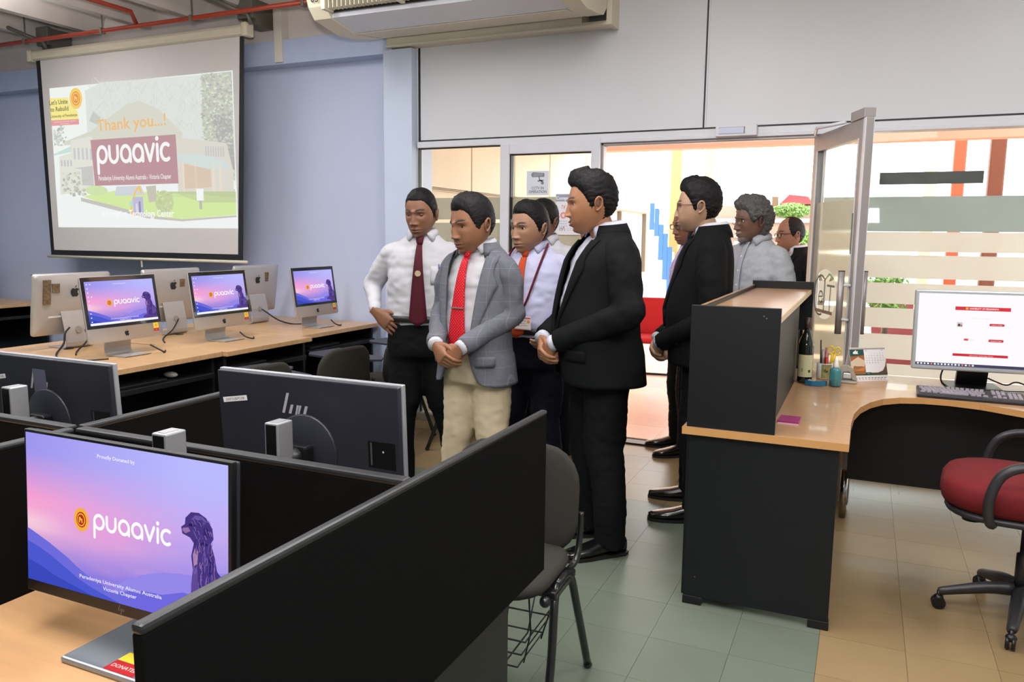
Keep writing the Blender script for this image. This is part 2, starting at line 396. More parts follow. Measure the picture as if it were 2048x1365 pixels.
b = MB(); b.box(-3.236, YP-.008, .05, -3.226, YP+.03, 2.146); b.box(-2.443, YP-.02, .11, -2.434, YP+.03, 2.075); b.box(-3.23, YP-.006, 2.138, -2.515, YP+.03, 2.146); b.box(-2.44, YP-.006, 2.068, -1.808, YP+.03, 2.076)
b.build('gasket', gasket, part)
# windows: pane and frosted bands
def window(n, x0, x1, z0, z1, films, m):
    b = MB(); b.box(x0, YP+.008, z0, x1, YP+.014, z1); o = struct(b.build('window_%d' % n, glass))
    for i, (a, c, fm) in enumerate(films):
        f = MB(); f.box(x0+.002, YP+.0145, a, x1-.002, YP+.0155, c); f.build('frosted_band', fm or m, o)
    return o
window(1, -3.23, -2.515, .05, 2.146, [(.06, .75, 0), (.79, 1.18, 0), (1.215, 1.575, 0), (1.6, 1.765, 0)], film_beige)
window(2, -2.443, -1.808, .11, 2.075, [(.12, .75, 0), (.79, 1.18, 0), (1.215, 1.575, 0), (1.6, 1.765, 0)], film_beige)
RF = [(.2, .60, 0), (.635, .706, 0), (.737, .893, 0), (.932, 1.057, 0), (1.084, 1.2137, 0), (1.244, 1.387, 0), (1.408, 1.527, 0), (1.53, 1.742, film_grey)]
w3 = window(3, -.27, 1.45, .1, 2.128, RF, film_cream)
window(4, 1.52, 3.3, .1, 2.128, RF, film_cream)
f = MB(); f.box(.044, YP+.0135, 1.815, .60, YP+.0165, 1.888); f.build('tinted_band', mat('dark_tint', (84, 80, 78), .35, var=.2, vscale=9), w3)
# small end pieces where outdoors shows in the gaps
# ------------------------------------------------------------------ fascia box and air conditioner
b = MB(); b.box(-3.42, 5.25, 2.895, -1.86, 5.41, 3.2); b.box(-1.86, 5.25, 2.895, -1.645, 5.41, 2.915); b.box(-1.68, 5.233, 2.884, -1.643, 5.41, 3.2); b.box(-1.86, 5.395, 2.9, -1.66, 5.41, 3.2)
b.box(-3.42, 5.235, 2.885, -1.645, 5.27, 2.9, bev=.003)
struct(b.build('trim_5', cream))
b = MB(); b.box(-1.855, 5.385, 2.92, -1.685, 5.396, 3.15); struct(b.build('trim_6', mat('grey_recess', (128, 128, 134), .6, var=.15)))
ac = thing('air_conditioner', 'long cream and grey air conditioner hung under the ceiling above the partition', 'air conditioner', (-2.55, 4.9, 2.86))
prof = [(4.46, 3.3), (4.42, 3.2), (4.47, 2.99), (4.53, 2.925), (4.80, 2.885), (5.14, 2.93), (5.2, 2.99), (5.2, 3.3)]
rel = lambda p, x: (x+2.55, p[0]-4.9, p[1]-2.86)
lower = MB(); acg = mat('grey_unit_underside', (212, 214, 222), .45, var=.03)
lower.loft([[rel(p, x) for p in ((4.535, 2.95), (4.54, 2.925), (4.80, 2.886), (5.14, 2.93), (5.19, 2.99), (4.6, 2.99))] for x in (-3.40, -1.77)], smooth=False)
lo = lower.build('casing', [acg, cream], ac)
sl = MB(); sl.loft([[rel(p, x) for p in ((4.81, 2.8855), (5.142, 2.929), (5.142, 2.925), (4.81, 2.8815))] for x in (-3.38, -1.80)], smooth=False); sl.build('rear_slope', cream, ac)
for i, xs in enumerate(((-3.53, -3.39), (-1.785, -1.67))):
    e = MB(); pts = [(4.44, 3.3), (4.42, 3.2), (4.44, 3.06), (4.47, 2.985), (4.53, 2.92), (4.66, 2.898), (4.80, 2.878), (5.0, 2.898), (5.14, 2.922), (5.2, 2.98), (5.2, 3.3)]
    e.loft([[rel(p, x) for p in pts] for x in (xs[0], xs[0]+.02, xs[1])], smooth=False); ecap = e.build('end_cap', cream, ac)
    if i == 0:
        p = Print(); p.text('05', 0, 0, .05, (40, 38, 36), bold=.01); p.text('A', .0, .085, .04, (150, 40, 30))
        p.build('unit_number', PRINT, ecap, frame(rel((4.447, 3.01), -3.46), (1, 0, 0), (0, -.15, 1)))
bk = MB(); bk.box(*rel((4.66, 2.99), -3.4), *rel((5.18, 3.3), -1.78)); bk.build('body', cream, ac)
gr = MB()
for z in np.linspace(2.965, 3.24, 9): gr.box(*rel((4.5-(z-2.96)*.25, z), -3.39), *rel((4.512-(z-2.96)*.25, z+.008), -1.79))
gr.build('louvres', mat('louvre_cream', (196, 190, 170), .5), ac)['kind'] = 'stuff'
gr = MB()
for x in np.arange(-3.38, -1.8, .034): gr.box(*rel((4.505, 2.96), x), *rel((4.44, 3.25), x+.006))
gr.build('grille_bars', mat('louvre_cream', (196, 190, 170), .5), ac)['kind'] = 'stuff'
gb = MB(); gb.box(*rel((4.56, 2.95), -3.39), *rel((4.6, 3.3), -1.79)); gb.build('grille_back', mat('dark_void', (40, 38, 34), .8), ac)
for x in (-3.39, -2.83, -2.29, -1.81):
    g = MB(); g.box(*rel((4.42, 2.95), x), *rel((4.52, 3.28), x+.03), bev=.004); g.build('grille_post', cream, ac)

# ------------------------------------------------------------------ red pipe, screen
b = MB(); b.tube([(-9.5, 4.95, 3.185), (-6, 4.95, 3.185), (-3.58, 4.95, 3.195)], .018, 10)
pipe = tag(b.build('sprinkler_pipe', red_pipe), 'thin red pipe running along the wall above the projection screen', 'pipe')
for x in (-7.1, -6.1, -5.07, -3.95):
    h = MB(); h.tube([(x, 4.95, 3.16), (x, 4.95, 3.22), (x, 4.95, 3.5)], .006, 6); h.box(x-.012, 4.925, 3.16, x+.012, 4.975, 3.21, bev=.003); h.build('pipe_hanger', grey_steel, pipe)
b = MB(); b.tube([(-5.7, 4.2, 3.29), (-5.69, 4.9, 3.29), (-5.69, 4.95, 3.2)], .018, 10); b.build('pipe_branch', red_pipe, pipe)

scr = thing('projection_screen', 'large pull-down projection screen hanging in front of the blue wall', 'projection screen', (-5.99, 5.15, 2.9))
YS = 0.
b = MB(); b.box(-1.30, -.045, .165, 1.30, .045, .255, bev=.03); b.build('case', cream, scr)
for x in (-1.305, 1.305):
    e = MB(); e.box(x-.03, -.05, .155, x+.03, .05, .265, bev=.015); e.build('end_cap', cream, scr)
b = MB(); b.loft([[(-1.265, YS, .17), (1.265, YS, .17), (1.265, YS+.003, .17), (-1.265, YS+.003, .17)], [(-1.235, YS, -1.65), (1.175, YS, -1.65), (1.175, YS+.003, -1.65), (-1.235, YS+.003, -1.65)]], smooth=False); b.build('black_border', mat('screen_black', (20, 20, 26), .7), scr)
b = MB(); b.loft([[(-1.205, YS-.002, .17), (1.225, YS-.002, .17), (1.225, YS, .17), (-1.205, YS, .17)], [(-1.185, YS-.002, -1.602), (1.125, YS-.002, -1.602), (1.125, YS, -1.602), (-1.185, YS, -1.602)]], smooth=False)
b.build('screen_fabric', mat('screen_white', (208, 203, 200), .8, var=.01), scr)
b = MB(); b.tube([(-1.28, 0, -1.665), (1.225, 0, -1.665)], .013, 8); b.build('bottom_rail', cream, scr)
b = MB(); b.box(-.03, .0, -1.74, -.015, .008, -1.66); b.build('pull_tab', cream, scr)
for x in (-1.12, 1.33):
    k = MB(); k.tube([(x-.28, -.25, .46), (x-.08, -.1, .36), (x, -.02, .32), (x+.02, 0, .25)], .018, 8)
    k.box(x-.12, .05, .26, x+.02, .26, .46, bev=.004); k.box(x-.13, .0, .3, x+.03, .05, .47, bev=.01)
    k.build('wall_bracket', grey_steel, scr)
b = MB(); b.box(1.42, .18, -.02, 1.5, .27, .42, bev=.004); b.build('mounting_plate', mat('plate_cream', (205, 200, 190), .5), scr)
# the projected picture, in metres of the screen plane
# ------------------------------------------------------------------ picture thrown on the projection screen
def pp(x, y):
    u = min(max((x-110)/1450, 0), .995); t = 188-(x-110)*.1124; bt = 1308-(x-135)*.009
    return (-1.10+2.24*u, -1.385+1.29*(bt-y)/(bt-t))
def logo(pr, x, y, h, col, wd=.2, aspect=1.):
    """the word mark in round geometric letters: x-height h, left edge x, baseline y"""
    q = lambda pts, ox: [(x+(ox+a)*h*aspect, y+b*h) for a, b in pts]
    arc = lambda cx, cy, r, a0, a1, n=18: [(cx+r*math.cos(math.radians(a)), cy+r*math.sin(math.radians(a))) for a in np.linspace(a0, a1, n)]
    W_ = wd*h; r = .42; ox = 0
    pr.line(q(arc(.5, .5, r, 0, 350), ox), W_, col, True); pr.line(q([(.08, .5), (.08, -.5)], ox), W_, col); ox += 1.12
    pr.line(q([(.08, .92), (.08, .45)]+arc(.46, .45, .38, 180, 360)+[(.84, .92)], ox), W_, col); ox += 1.08
    for _ in range(2):
        pr.line(q(arc(.5, .5, r, 0, 350), ox), W_, col, True); pr.line(q([(.92, .5), (.92, .08)], ox), W_, col); ox += 1.13
    pr.line(q([(.05, .92), (.42, .08), (.79, .92)], ox), W_, col); ox += 1.0
    pr.line(q([(.1, .9), (.1, .08)], ox), W_, col); c = q([(.1, 1.22)], ox)[0]; pr.disc(c[0], c[1], W_*.62, col); ox += .34
    pr.line(q(arc(.5, .5, r, 55, 305), ox), W_, col); return (ox+.85)*h*aspect
def emblem(pr, x, y, r, rim=(244, 178, 62), red=(176, 44, 36)):
    pr.disc(x, y, r, rim, 32, r*1.12).next(); pr.disc(x, y, r*.66, red, 28, r*.74).next(); pr.disc(x, y, r*.55, rim, 24, r*.62).next(); pr.disc(x, y, r*.44, red, 24, r*.5).next()
    pr.poly([(x-.26*r, y-.26*r), (x-.12*r, y-.26*r), (x-.1*r, y-.05*r), (x+.06*r, y-.05*r), (x+.08*r, y-.28*r), (x+.24*r, y-.28*r), (x+.22*r, y+.12*r), (x+.02*r, y+.14*r), (x-.06*r, y+.3*r), (x-.26*r, y+.22*r)], rim).next()
pr = Print()
def skyfn(u, v): return lin((236+10*(1-u), 246+4*(1-u), 246)) if v > .3 else lin((246, 249, 247))
pr.grid(-1.10, -1.385, 1.14, -.095, skyfn, 8, 8).next()
R2 = random.Random(3)
def scat(n, x0, y0, x1, y1, cols, s0, s1, shape=None):
    for _ in range(n):
        x, y = R2.uniform(x0, x1), R2.uniform(y0, y1)
        if shape and not shape(x, y): continue
        s = R2.uniform(s0, s1); a = R2.uniform(0, PI)
        P_ = [(x+s*math.cos(a+t)*R2.uniform(.6, 1.2), y+s*math.sin(a+t)*R2.uniform(.6, 1.2)) for t in (0, 1.5, 3.1, 4.6)]
        P_ = [(min(max(px_, 122), 1562), py_) for px_, py_ in P_]
        if all(40 < b for _, b in P_): pr.poly([pp(*p) for p in P_], R2.choice(cols))
quad = lambda pts, col: pr.poly([pp(*p) for p in pts][::-1], col)
quad([(420, 200), (560, 130), (1340, 62), (1400, 600), (420, 600)], (228, 232, 226)); pr.next()
for _ in range(330):   # bare branches
    x, y = R2.uniform(460, 1340), R2.uniform(140, 560); a = R2.uniform(.6, 2.5); l = R2.uniform(30, 110)
    pr.line([pp(x, y), pp(x+l*math.cos(a), max(y-l*math.sin(a), 90))], .003, R2.choice([(218, 220, 212), (222, 224, 216), (238, 243, 240), (212, 213, 206)]))
pr.next()
quad([(1340, 60), (1562, 32), (1575, 900), (1470, 800), (1330, 500)], (204, 206, 196)); pr.next()
scat(700, 1330, 50, 1560, 640, [(192, 194, 184), (214, 222, 198), (230, 236, 214), (184, 184, 180), (204, 208, 192)], 4, 14)
quad([(1390, 380), (1540, 360), (1570, 820), (1480, 780)], (184, 182, 182)); scat(260, 1380, 300, 1568, 1000, [(192, 192, 188), (206, 210, 198), (220, 224, 210)], 4, 14)
scat(60, 100, 480, 230, 640, [(206, 210, 202), (190, 194, 188), (222, 226, 220)], 8, 22); pr.next()
quad([(210, 612), (450, 520), (760, 300), (860, 270), (1000, 330), (1180, 520), (1180, 560), (210, 640)], (222, 222, 208))
quad([(110, 712), (280, 640), (280, 690), (110, 724)], (204, 232, 224)); quad([(440, 440), (480, 360), (540, 410), (520, 470)], (206, 210, 204)); pr.next()
quad([(270, 600), (460, 560), (460, 1000), (150, 1040), (160, 730), (270, 700)], (232, 232, 222)); quad([(1130, 560), (1500, 600), (1540, 820), (1540, 1000), (1130, 1000)], (226, 222, 212)); pr.next()
for i in range(5): quad([(290+i*36, 660), (306+i*36, 656), (306+i*36, 750), (290+i*36, 752)], (206, 208, 212))
for i in range(4): quad([(172+i*28, 760), (186+i*28, 757), (186+i*28, 808), (172+i*28, 810)], (200, 204, 206))
for i in range(8): quad([(1345+i*18, 630), (1355+i*18, 628), (1355+i*18, 712), (1345+i*18, 708)], (206, 206, 202))
quad([(1130, 690), (1300, 690), (1470, 730), (1530, 800), (1360, 812), (1130, 745)], (216, 228, 224)); quad([(1180, 770), (1380, 815), (1380, 960), (1180, 975)], (226, 204, 186))
for x in (1170, 1262, 1392, 1440): quad([(x, 760), (x+14, 760), (x+14, 1000), (x, 1000)], (240, 226, 206))
quad([(290, 822), (450, 800), (450, 960), (350, 960), (350, 830)], (206, 206, 204)); scat(60, 170, 860, 440, 1040, [(200, 204, 186), (216, 222, 204), (190, 190, 180)], 8, 20); pr.next()
quad([(350, 1050), (620, 1000), (1100, 1010), (1575, 1040), (1575, 1180), (1150, 1225), (900, 1200), (560, 1120)], (218, 240, 168)); quad([(1050, 1000), (1575, 990), (1575, 1080), (1060, 1090)], (200, 212, 166)); pr.next()
quad([(330, 1060), (560, 1110), (900, 1200), (1150, 1225), (1575, 1185), (1575, 1200), (1150, 1242), (880, 1222), (540, 1140), (330, 1090)], (204, 202, 194))
pr.poly([(pp(470+95*math.cos(a), 1000+42*math.sin(a))) for a in np.linspace(0, 2*PI, 16, endpoint=False)][::-1], (214, 232, 180))
pr.poly([(pp(1020+72*math.cos(a), 1085+95*math.sin(a))) for a in np.linspace(0, 2*PI, 18, endpoint=False)][::-1], (204, 216, 168)); scat(60, 960, 1000, 1085, 1160, [(190, 204, 152), (220, 236, 176), (200, 204, 170)], 6, 16)
quad([(880, 960), (960, 950), (960, 1080), (900, 1090)], (204, 202, 184)); quad([(1268, 975), (1320, 972), (1320, 1068), (1268, 1070)], (250, 252, 252)); quad([(1286, 1070), (1306, 1070), (1306, 1140), (1286, 1140)], (196, 194, 190))
quad([(640, 965), (840, 955), (870, 1030), (620, 1040)], (214, 218, 226)); pr.next()
# lettering and badges
quad([(96, 268), (272, 256), (280, 300), (352, 372), (352, 425), (106, 440)], (252, 240, 150)); quad([(106, 442), (354, 425), (354, 468), (108, 486)], (234, 164, 164)); pr.next()
for s, x, y, wd, h in (("Let's Unite", 185, 312, 165, .042), ('to Rebuild', 190, 366, 160, .042), ('University of Peradeniya', 225, 412, 236, .026)):
    c = pp(x, y); pr.text(s, c[0], c[1], h, (140, 128, 96), width=wd*2.24/1450, bold=.02)
c = pp(230, 452); pr.text('Peradeniya University Alumni', c[0], c[1], .012, (250, 240, 236), width=.3); c = pp(230, 470); pr.text('Victoria', c[0], c[1], .012, (250, 240, 236), width=.12)
c = pp(340, 262); emblem(pr, c[0], c[1], .085, (250, 214, 120), (238, 150, 96))
c = pp(785, 482); pr.text('Thank you...!', c[0], c[1]-.01, .105, (244, 196, 130), width=.86, bold=.012, rot=.02); pr.next()
quad([(445, 592), (1132, 536), (1138, 932), (462, 962)], (196, 156, 162)); pr.next()
c = pp(500, 785); lw = logo(pr, c[0]-.01, c[1], .165, (253, 253, 253), .2, .83); pr.next()
c = pp(790, 905); pr.text('Peradeniya University Alumni Australia - Victoria Chapter', c[0], c[1], .042, (246, 240, 240), width=.91, bold=.015)
c = pp(790, 1075); pr.line([(c[0]+.08+a, c[1]+b) for a, b in ((0, .06), (-.02, .12), (-.07, .08), (-.12, -.02), (-.14, -.10), (-.10, -.13), (-.06, -.1))], .02, (246, 206, 110)); pr.next()
pr.rect(c[0]-.03, c[1]-.12, c[0]+.10, c[1]+.03, (198, 196, 226)).next(); pr.rect(c[0]+.005, c[1]-.1, c[0]+.03, c[1]-.03, (226, 224, 238)); pr.rect(c[0]+.045, c[1]-.11, c[0]+.065, c[1]-.01, (150, 146, 176)); pr.disc(c[0]-.05, c[1]-.03, .022, (190, 226, 232))
c = pp(800, 1210); pr.text('Information Technology Center', c[0], c[1], .062, (254, 254, 254), width=.9, bold=.02)
pr.build('projected_picture', emit_mat('projected_light', .95), scr, Matrix(((1, 0, 0, 0), (0, 0, -1, -.004), (0, 1, 0, 0), (0, 0, 0, 1))))

# ------------------------------------------------------------------ desktop wallpaper shown on the computers (1.6 x 0.9 units)
def wall_fn(u, v):
    g = lambda a, b, t: tuple(x+(y-x)*min(max(t, 0), 1) for x, y in zip(a, b))
    top = g((158, 150, 238), (186, 186, 255), u*1.2); mid = g((252, 160, 208), (196, 172, 242), u*1.15); low = g((238, 176, 216), (168, 150, 236), u*1.1); bot = g((92, 96, 222), (120, 110, 226), u)
    c = g(bot, low, v/.36) if v < .36 else (g(low, mid, (v-.36)/.2) if v < .56 else g(mid, top, (v-.56)/.32))
    k = math.exp(-((u-.04)**2/.02+(v-.4)**2/.004)); c = g(c, (250, 214, 222), k*.8); k = math.exp(-((u-.42)**2/.05+(v-.42)**2/.02)); c = g(c, (244, 158, 216), k*.5)
    s = math.sin(u*21+v*60)*.5+math.sin(u*9-v*47+1)*.5; c = g(c, (232, 170, 224), max(0, s)*.16*(1-v)*2)
    return lin(c)
def wallpaper(bar_=False, icons=False):
    p = Print(); p.grid(0, 0, 1.6, .9, wall_fn, 32, 22).next()
    ridge = lambda pts, col: p.poly([(1.6*a, .9*b) for a, b in pts], col)
    ridge([(.40, 0), (1, 0), (1, .36), (.93, .34), (.86, .30), (.78, .29), (.7, .27), (.6, .22), (.5, .14)], (150, 136, 232)); p.next()
    ridge([(.3, 0), (1, 0), (1, .20), (.9, .17), (.8, .18), (.7, .13), (.58, .12), (.45, .05)], (112, 104, 222)); p.next()
    ridge([(0, 0), (.62, 0), (.5, .045), (.42, .085), (.33, .125), (.27, .17), (.22, .215), (.17, .25), (.12, .285), (.07, .315), (.03, .338), (0, .355)], (110, 108, 220)); p.next()
    ridge([(0, 0), (.5, 0), (.36, .05), (.28, .09), (.2, .15), (.13, .2), (.07, .235), (0, .265)], (76, 88, 206)); p.next()
    ridge([(0, 0), (.36, 0), (.24, .04), (.15, .07), (.08, .11), (0, .14)], (58, 74, 190)); p.next()
    # seated stone lion
    ridge([(.77, .075), (.8, .13), (.86, .15), (1, .17), (1, 0), (.9, 0), (.86, .05)], (84, 64, 134)); p.next()
    dk = (72, 54, 128)
    ridge([(.845, .14), (.85, .30), (.84, .42), (.852, .50), (.835, .53), (.80, .545), (.795, .585), (.812, .605), (.815, .645), (.84, .685), (.875, .69), (.91, .665), (.935, .61), (.94, .55), (.928, .52), (.945, .44), (.955, .36), (.985, .31), (1, .26), (1, .12), (.93, .12)], dk); p.next()
    ridge([(.822, .11), (.85, .12), (.865, .16), (.87, .34), (.85, .37), (.84, .25), (.838, .17)], (96, 74, 150)); ridge([(.92, .14), (.965, .15), (.99, .2), (.985, .27), (.955, .31), (.925, .26), (.915, .2)], (98, 76, 152))
    ridge([(.815, .55), (.80, .565), (.803, .58), (.828, .59), (.838, .57)], (150, 112, 168)); ridge([(.84, .64), (.86, .672), (.89, .672), (.915, .64), (.89, .65), (.86, .645)], (104, 88, 164))
    ridge([(.852, .36), (.848, .43), (.862, .49), (.872, .45), (.868, .38)], (176, 134, 176)); ridge([(.893, .33), (.89, .42), (.9, .48), (.908, .42), (.902, .34)], (104, 84, 160)); ridge([(.915, .34), (.918, .43), (.926, .47), (.935, .4), (.928, .33)], (50, 38, 104))
    ridge([(.828, .60), (.832, .615), (.85, .62), (.86, .605), (.845, .6)], (40, 30, 86)); ridge([(.895, .56), (.9, .62), (.918, .6), (.915, .55)], (50, 40, 104)); ridge([(.872, .5), (.895, .52), (.92, .51), (.9, .49)], (46, 36, 96)); p.next()
    R3 = random.Random(4)
    for _ in range(70):
        v0 = R3.uniform(.14, .50); ww = .042+.035*max(0, .5-v0)/.36; u0 = .892+R3.uniform(-1, 1)*ww*.85+(.03 if v0 < .3 else .008); l = R3.uniform(.03, .07)
        p.line([(1.6*u0, .9*v0), (1.6*(u0+R3.uniform(-.006, .006)), .9*(v0+l*.5)), (1.6*(u0+R3.uniform(-.004, .008)), .9*(v0+l))], R3.uniform(.002, .006), R3.choice([(104, 82, 156), (50, 38, 104), (128, 98, 170), (60, 46, 116), (146, 110, 172)]))
    for _ in range(40):
        a = R3.uniform(0, 2*PI); r_ = R3.uniform(.3, 1); u0, v0 = .882+.05*r_*math.cos(a), .61+.068*r_*math.sin(a)
        if u0 < .838: continue
        p.line([(1.6*u0, .9*v0), (1.6*u0+.008, .9*v0-.008), (1.6*u0+.012, .9*v0-.02)], .0035, R3.choice([(98, 80, 156), (46, 36, 98), (120, 92, 168), (150, 116, 176)]))
    p.next()
    emblem(p, .305*1.6, .49*.9, .062); logo(p, .372*1.6, .5*.9-.045, .093, (255, 255, 255), .2, .985)
    p.text('Proudly Donated by', .49*1.6, .915*.9, .021, (246, 244, 255), width=.30, bold=.01)
    p.text('Peradeniya University Alumni Australia', .5*1.6, .108*.9, .022, (240, 238, 255), width=.66, bold=.01); p.text('Victoria Chapter', .5*1.6, .066*.9, .022, (240, 238, 255), width=.27, bold=.01)
    if icons:
        for i, (a, b_) in enumerate([(0, 0), (1, 0), (0, 1), (0, 2), (0, 3), (1, 3), (0, 4), (0, 5), (0, 7), (0, 8), (0, 9)]): p.rrect(.03+a*.07, .83-b_*.085, .055+a*.07, .855-b_*.085, .004, (232, 240, 250))
    if bar_: p.rect(0, 0, 1.6, .048, (244, 244, 250))
    return p
LIT = emit_mat('lit_desktop', 1.0)
def pic(pr_, name, m, parent, o, wd, ht, W=1.6, Hh=.9, face=-1):
    """fix a flat picture (W x Hh units) as wd x ht on a plane facing local -Y at lower-left corner o"""
    me = pr_.mesh(name, m); ob = link(name, me, parent)
    ob.matrix_local = Matrix.Translation(o) @ Matrix(((wd/W, 0, 0, 0), (0, 0, -1, 0), (0, ht/Hh, 0, 0), (0, 0, 0, 1))); return ob

# ------------------------------------------------------------------ cubicle desks
wood = wood_mat('beech_laminate', (208, 164, 118)); wood_back = wood_mat('beech_laminate_back', (204, 164, 118)); wood_edge = mat('beech_edge', (204, 152, 94), .4); wood_counter = wood_mat('beech_laminate_counter', (184, 143, 104), rough=.28)
screen_cloth = mat('black_screen_cloth', (10, 10, 10), .85, spec=.1, var=.12, vscale=20, bump=.03, bscale=300)
black_lam = mat('charcoal_laminate', (20, 22, 25), .45, spec=.35, var=.06, vscale=4, bump=.03, bscale=220)
trim_black = mat('black_edging', (30, 31, 33), .4)
XL, XR, YC, YN, YFAR, ZT = -1.552, -.69, 1.137, .566, 1.755, 1.057
def screen_panel(parent, x0, y0, x1, y1, z0, z1, name='privacy_screen'):
    b = MB(); b.box(x0, y0, z0, x1, y1, z1-.012, bev=.003); o = b.build(name, screen_cloth, parent)
    e = MB(); e.box(x0-.001, y0-.001, z1-.013, x1+.001, y1+.001, z1, bev=.005); e.build('screen_cap', trim_black, o); return o
ws = thing('cubicle_desks', 'cluster of beech cubicle desks divided by black privacy screens in the foreground', 'desk', ((XL+XR)/2, YC, 0))
def inws(o): o.parent = ws; o.matrix_parent_inverse = Matrix.Translation((-(XL+XR)/2, -YC, 0)); return o
def wsb(name, m, *boxes, bev=.003):
    b = MB()
    for q in boxes: b.box(*q, bev=bev)
    return inws(b.build(name, m))
for x0, x1, y0, y1 in ((XL+.012, XR-.018, .40, YC-.014), (XL+.012, XR-.018, YC+.014, 1.70), (XL-.88, XL-.012, .40, YC-.014), (XL-.88, XL-.012, YC+.014, 1.70)):
    wsb('desktop', wood, (x0, y0, .71, x1, y1, .735))
for args in ((XR-.016, YN, XR, YFAR, .645, ZT), (XL-.012, .40, XL+.012, YC-.013, .60, ZT), (XL-.012, YC+.013, XL+.012, 1.74, .60, ZT), (XL+.013, YC-.013, XR-.017, YC+.013, .55, ZT), (XL-.9, YC-.013, XL-.013, YC+.013, .55, ZT)):
    o = screen_panel(None, *args); inws(o)
for y0, y1 in ((.60, YC-.02), (YC+.02, 1.545)): wsb('side_panel', black_lam, (XR-.035, y0, 0, XR-.004, y1, .71))
wsb('side_panel', black_lam, (XL-.015, .6, 0, XL+.015, 1.545, .6)); wsb('modesty_panel', black_lam, (XL+.02, YC-.012, .2, XR-.04, YC+.012, .55))
b = MB(); b.cyl((XR-.003, .95, .55), (XR+.001, .95, .55), .02); inws(b.build('screw_cover', trim_black))

# ------------------------------------------------------------------ flat monitors of the cubicles
mon_black = mat('monitor_black', (17, 17, 19), .35); mon_back = mat('monitor_back_grey', (40, 42, 50), .38, var=.10, vscale=9); silver = mat('silver_plastic', (176, 178, 182), .32, metal=.55)
edge_silver = mat('monitor_edge_silver', (168, 170, 176), .35, metal=.4); label_white = mat('label_white', (232, 232, 232), .5); clear_tape = mat('tape', (96, 100, 116), .2, coat=.5)
def hp_mark(p, x, y, s, col):
    """slanted bars of the maker's mark, height s"""
    for a0, b0, a1, b1 in ((-.30, .5, -.5, -.12), (-.16, .16, -.26, -.12), (.06, .16, -.12, -.5), (.13, .16, .03, -.12), (.36, .16, .26, -.12)):
        p.poly([(x+(a0-.045)*s, y+b0*s), (x+(a1-.045)*s, y+b1*s), (x+(a1+.055)*s, y+b1*s), (x+(a0+.055)*s, y+b0*s)], col)
def flat_monitor(label, loc, rz, lift, lit=True, tilt=.05, edge=mon_black, tape=False, ch=.355):
    t = thing('computer_monitor', label, 'monitor', loc, rz, 'slim monitors on the cubicle desks')
    Wm, Hm = .494, .302
    R = Matrix.Translation((0, 0, lift)) @ Matrix.Rotation(-tilt, 4, 'X')
    h = MB(); h.box(-Wm/2, -.012, 0, Wm/2, .001, Hm, R, bev=.002); h.build('screen_housing', edge, t)
    k = MB(); k.box(-Wm/2+.003, .000, .003, Wm/2-.003, .0125, Hm-.003, R, bev=.003); k.lathe([(0, 0), (.085, 0), (.08, .004), (0, .005)], 28, R @ Matrix.Translation((0, .012, .135)) @ Matrix.Rotation(-PI/2, 4, 'X'))
    bo = k.build('rear_cover', mon_back, t)
    p = Print(); hp_mark(p, 0, 0, .075, (168, 166, 172)); p.build('maker_mark', PRINT, bo, R @ frame((0.02, .0130, .225), (-1, 0, 0), (0, 0, 1)))
    pt = MB(); pt.box(-.232, .0125, .120, -.164, .0129, .178, R); po = pt.build('port_recess', mon_black, bo)
    q = Print(); q.rect(0, 0, .004, .05, (70, 70, 74)); q.rect(.03, .03, .034, .034, (190, 190, 190)); q.build('port_marks', PRINT, bo, R @ frame((-.17, .0131, .125), (-1, 0, 0), (0, 0, 1)))
    lb = Print(); lb.rect(-.036, -.006, .036, .006, (236, 236, 238)).next(); lb.text('UNIT/LIB/PC/08', 0, -.003, .006, (60, 60, 64)); lb.build('asset_label', PRINT, bo, R @ frame((.195, .0131, .235), (-1, 0, 0), (-.0, 0, 1)) @ Matrix.Rotation(.16, 4, 'Z'))
    if tape: tp = MB(); tp.box(-.005, .0131, .18, .045, .0134, .27, R); tp.build('clear_tape', clear_tape, bo)
    if lit:
        pic(wallpaper(), 'screen_picture', LIT, t, (0, 0, 0), 1, 1).matrix_local = R @ Matrix.Translation((-Wm/2+.006, -.0125, .022)) @ Matrix((((Wm-.012)/1.6, 0, 0, 0), (0, 0, -1, 0), (0, (Hm-.027)/.9, 0, 0), (0, 0, 0, 1)))
        p = Print(); hp_mark(p, 0, 0, .016, (120, 116, 112)); p.build('front_mark', PRINT, t, R @ frame((0, -.0125, .0105), (1, 0, 0), (0, 0, 1)))
    c = MB(); c.box(-.018, .083, .012, .018, .13, ch, bev=.003); co = c.build('stand_column', silver, t)
    c = MB(); c.box(-.013, .1295, .03, .013, .1312, ch-.004); c.box(-.013, .0818, .03, .013, .0835, ch-.004); c.build('column_back', mon_black, co)
    c = MB(); c.box(-.008, .09, ch-.0005, .008, .122, ch+.001, bev=.0005); c.build('column_top', edge_silver, co)
    c = MB(); c.cyl((0, .02, lift+.13), (0, .088, lift+.13), .022); c.box(-.03, .03, lift+.105, .03, .06, lift+.155, bev=.006); c.build('hinge', mon_black, t)
    s = MB(); s.box(-.10, -.06, .0, .10, .145, .012, bev=.004); so = s.build('stand_base', mat('base_silver', (150, 158, 166), .3, metal=.5), t)
    if lit:
        p = Print(); p.rect(0, 0, .07, .03, (178, 24, 30)).rect(0, .03, .07, .055, (240, 206, 60)).next(); p.text('DONATED', .035, .011, .009, (240, 220, 210)); p.build('donor_sticker', PRINT, so, frame((.0, -.055, .0123), (1, 0, 0), (0, 1, 0)))
    return t
flat_monitor('black monitor with the pink and purple wallpaper on the nearest desk', (-1.134, .905, .735), 0, .085, True, ch=.387)
flat_monitor('dark monitor seen from the back with bare slanted mark, behind the middle privacy screen', (-1.10, 1.37, .735), PI, .135, False, edge=edge_silver)
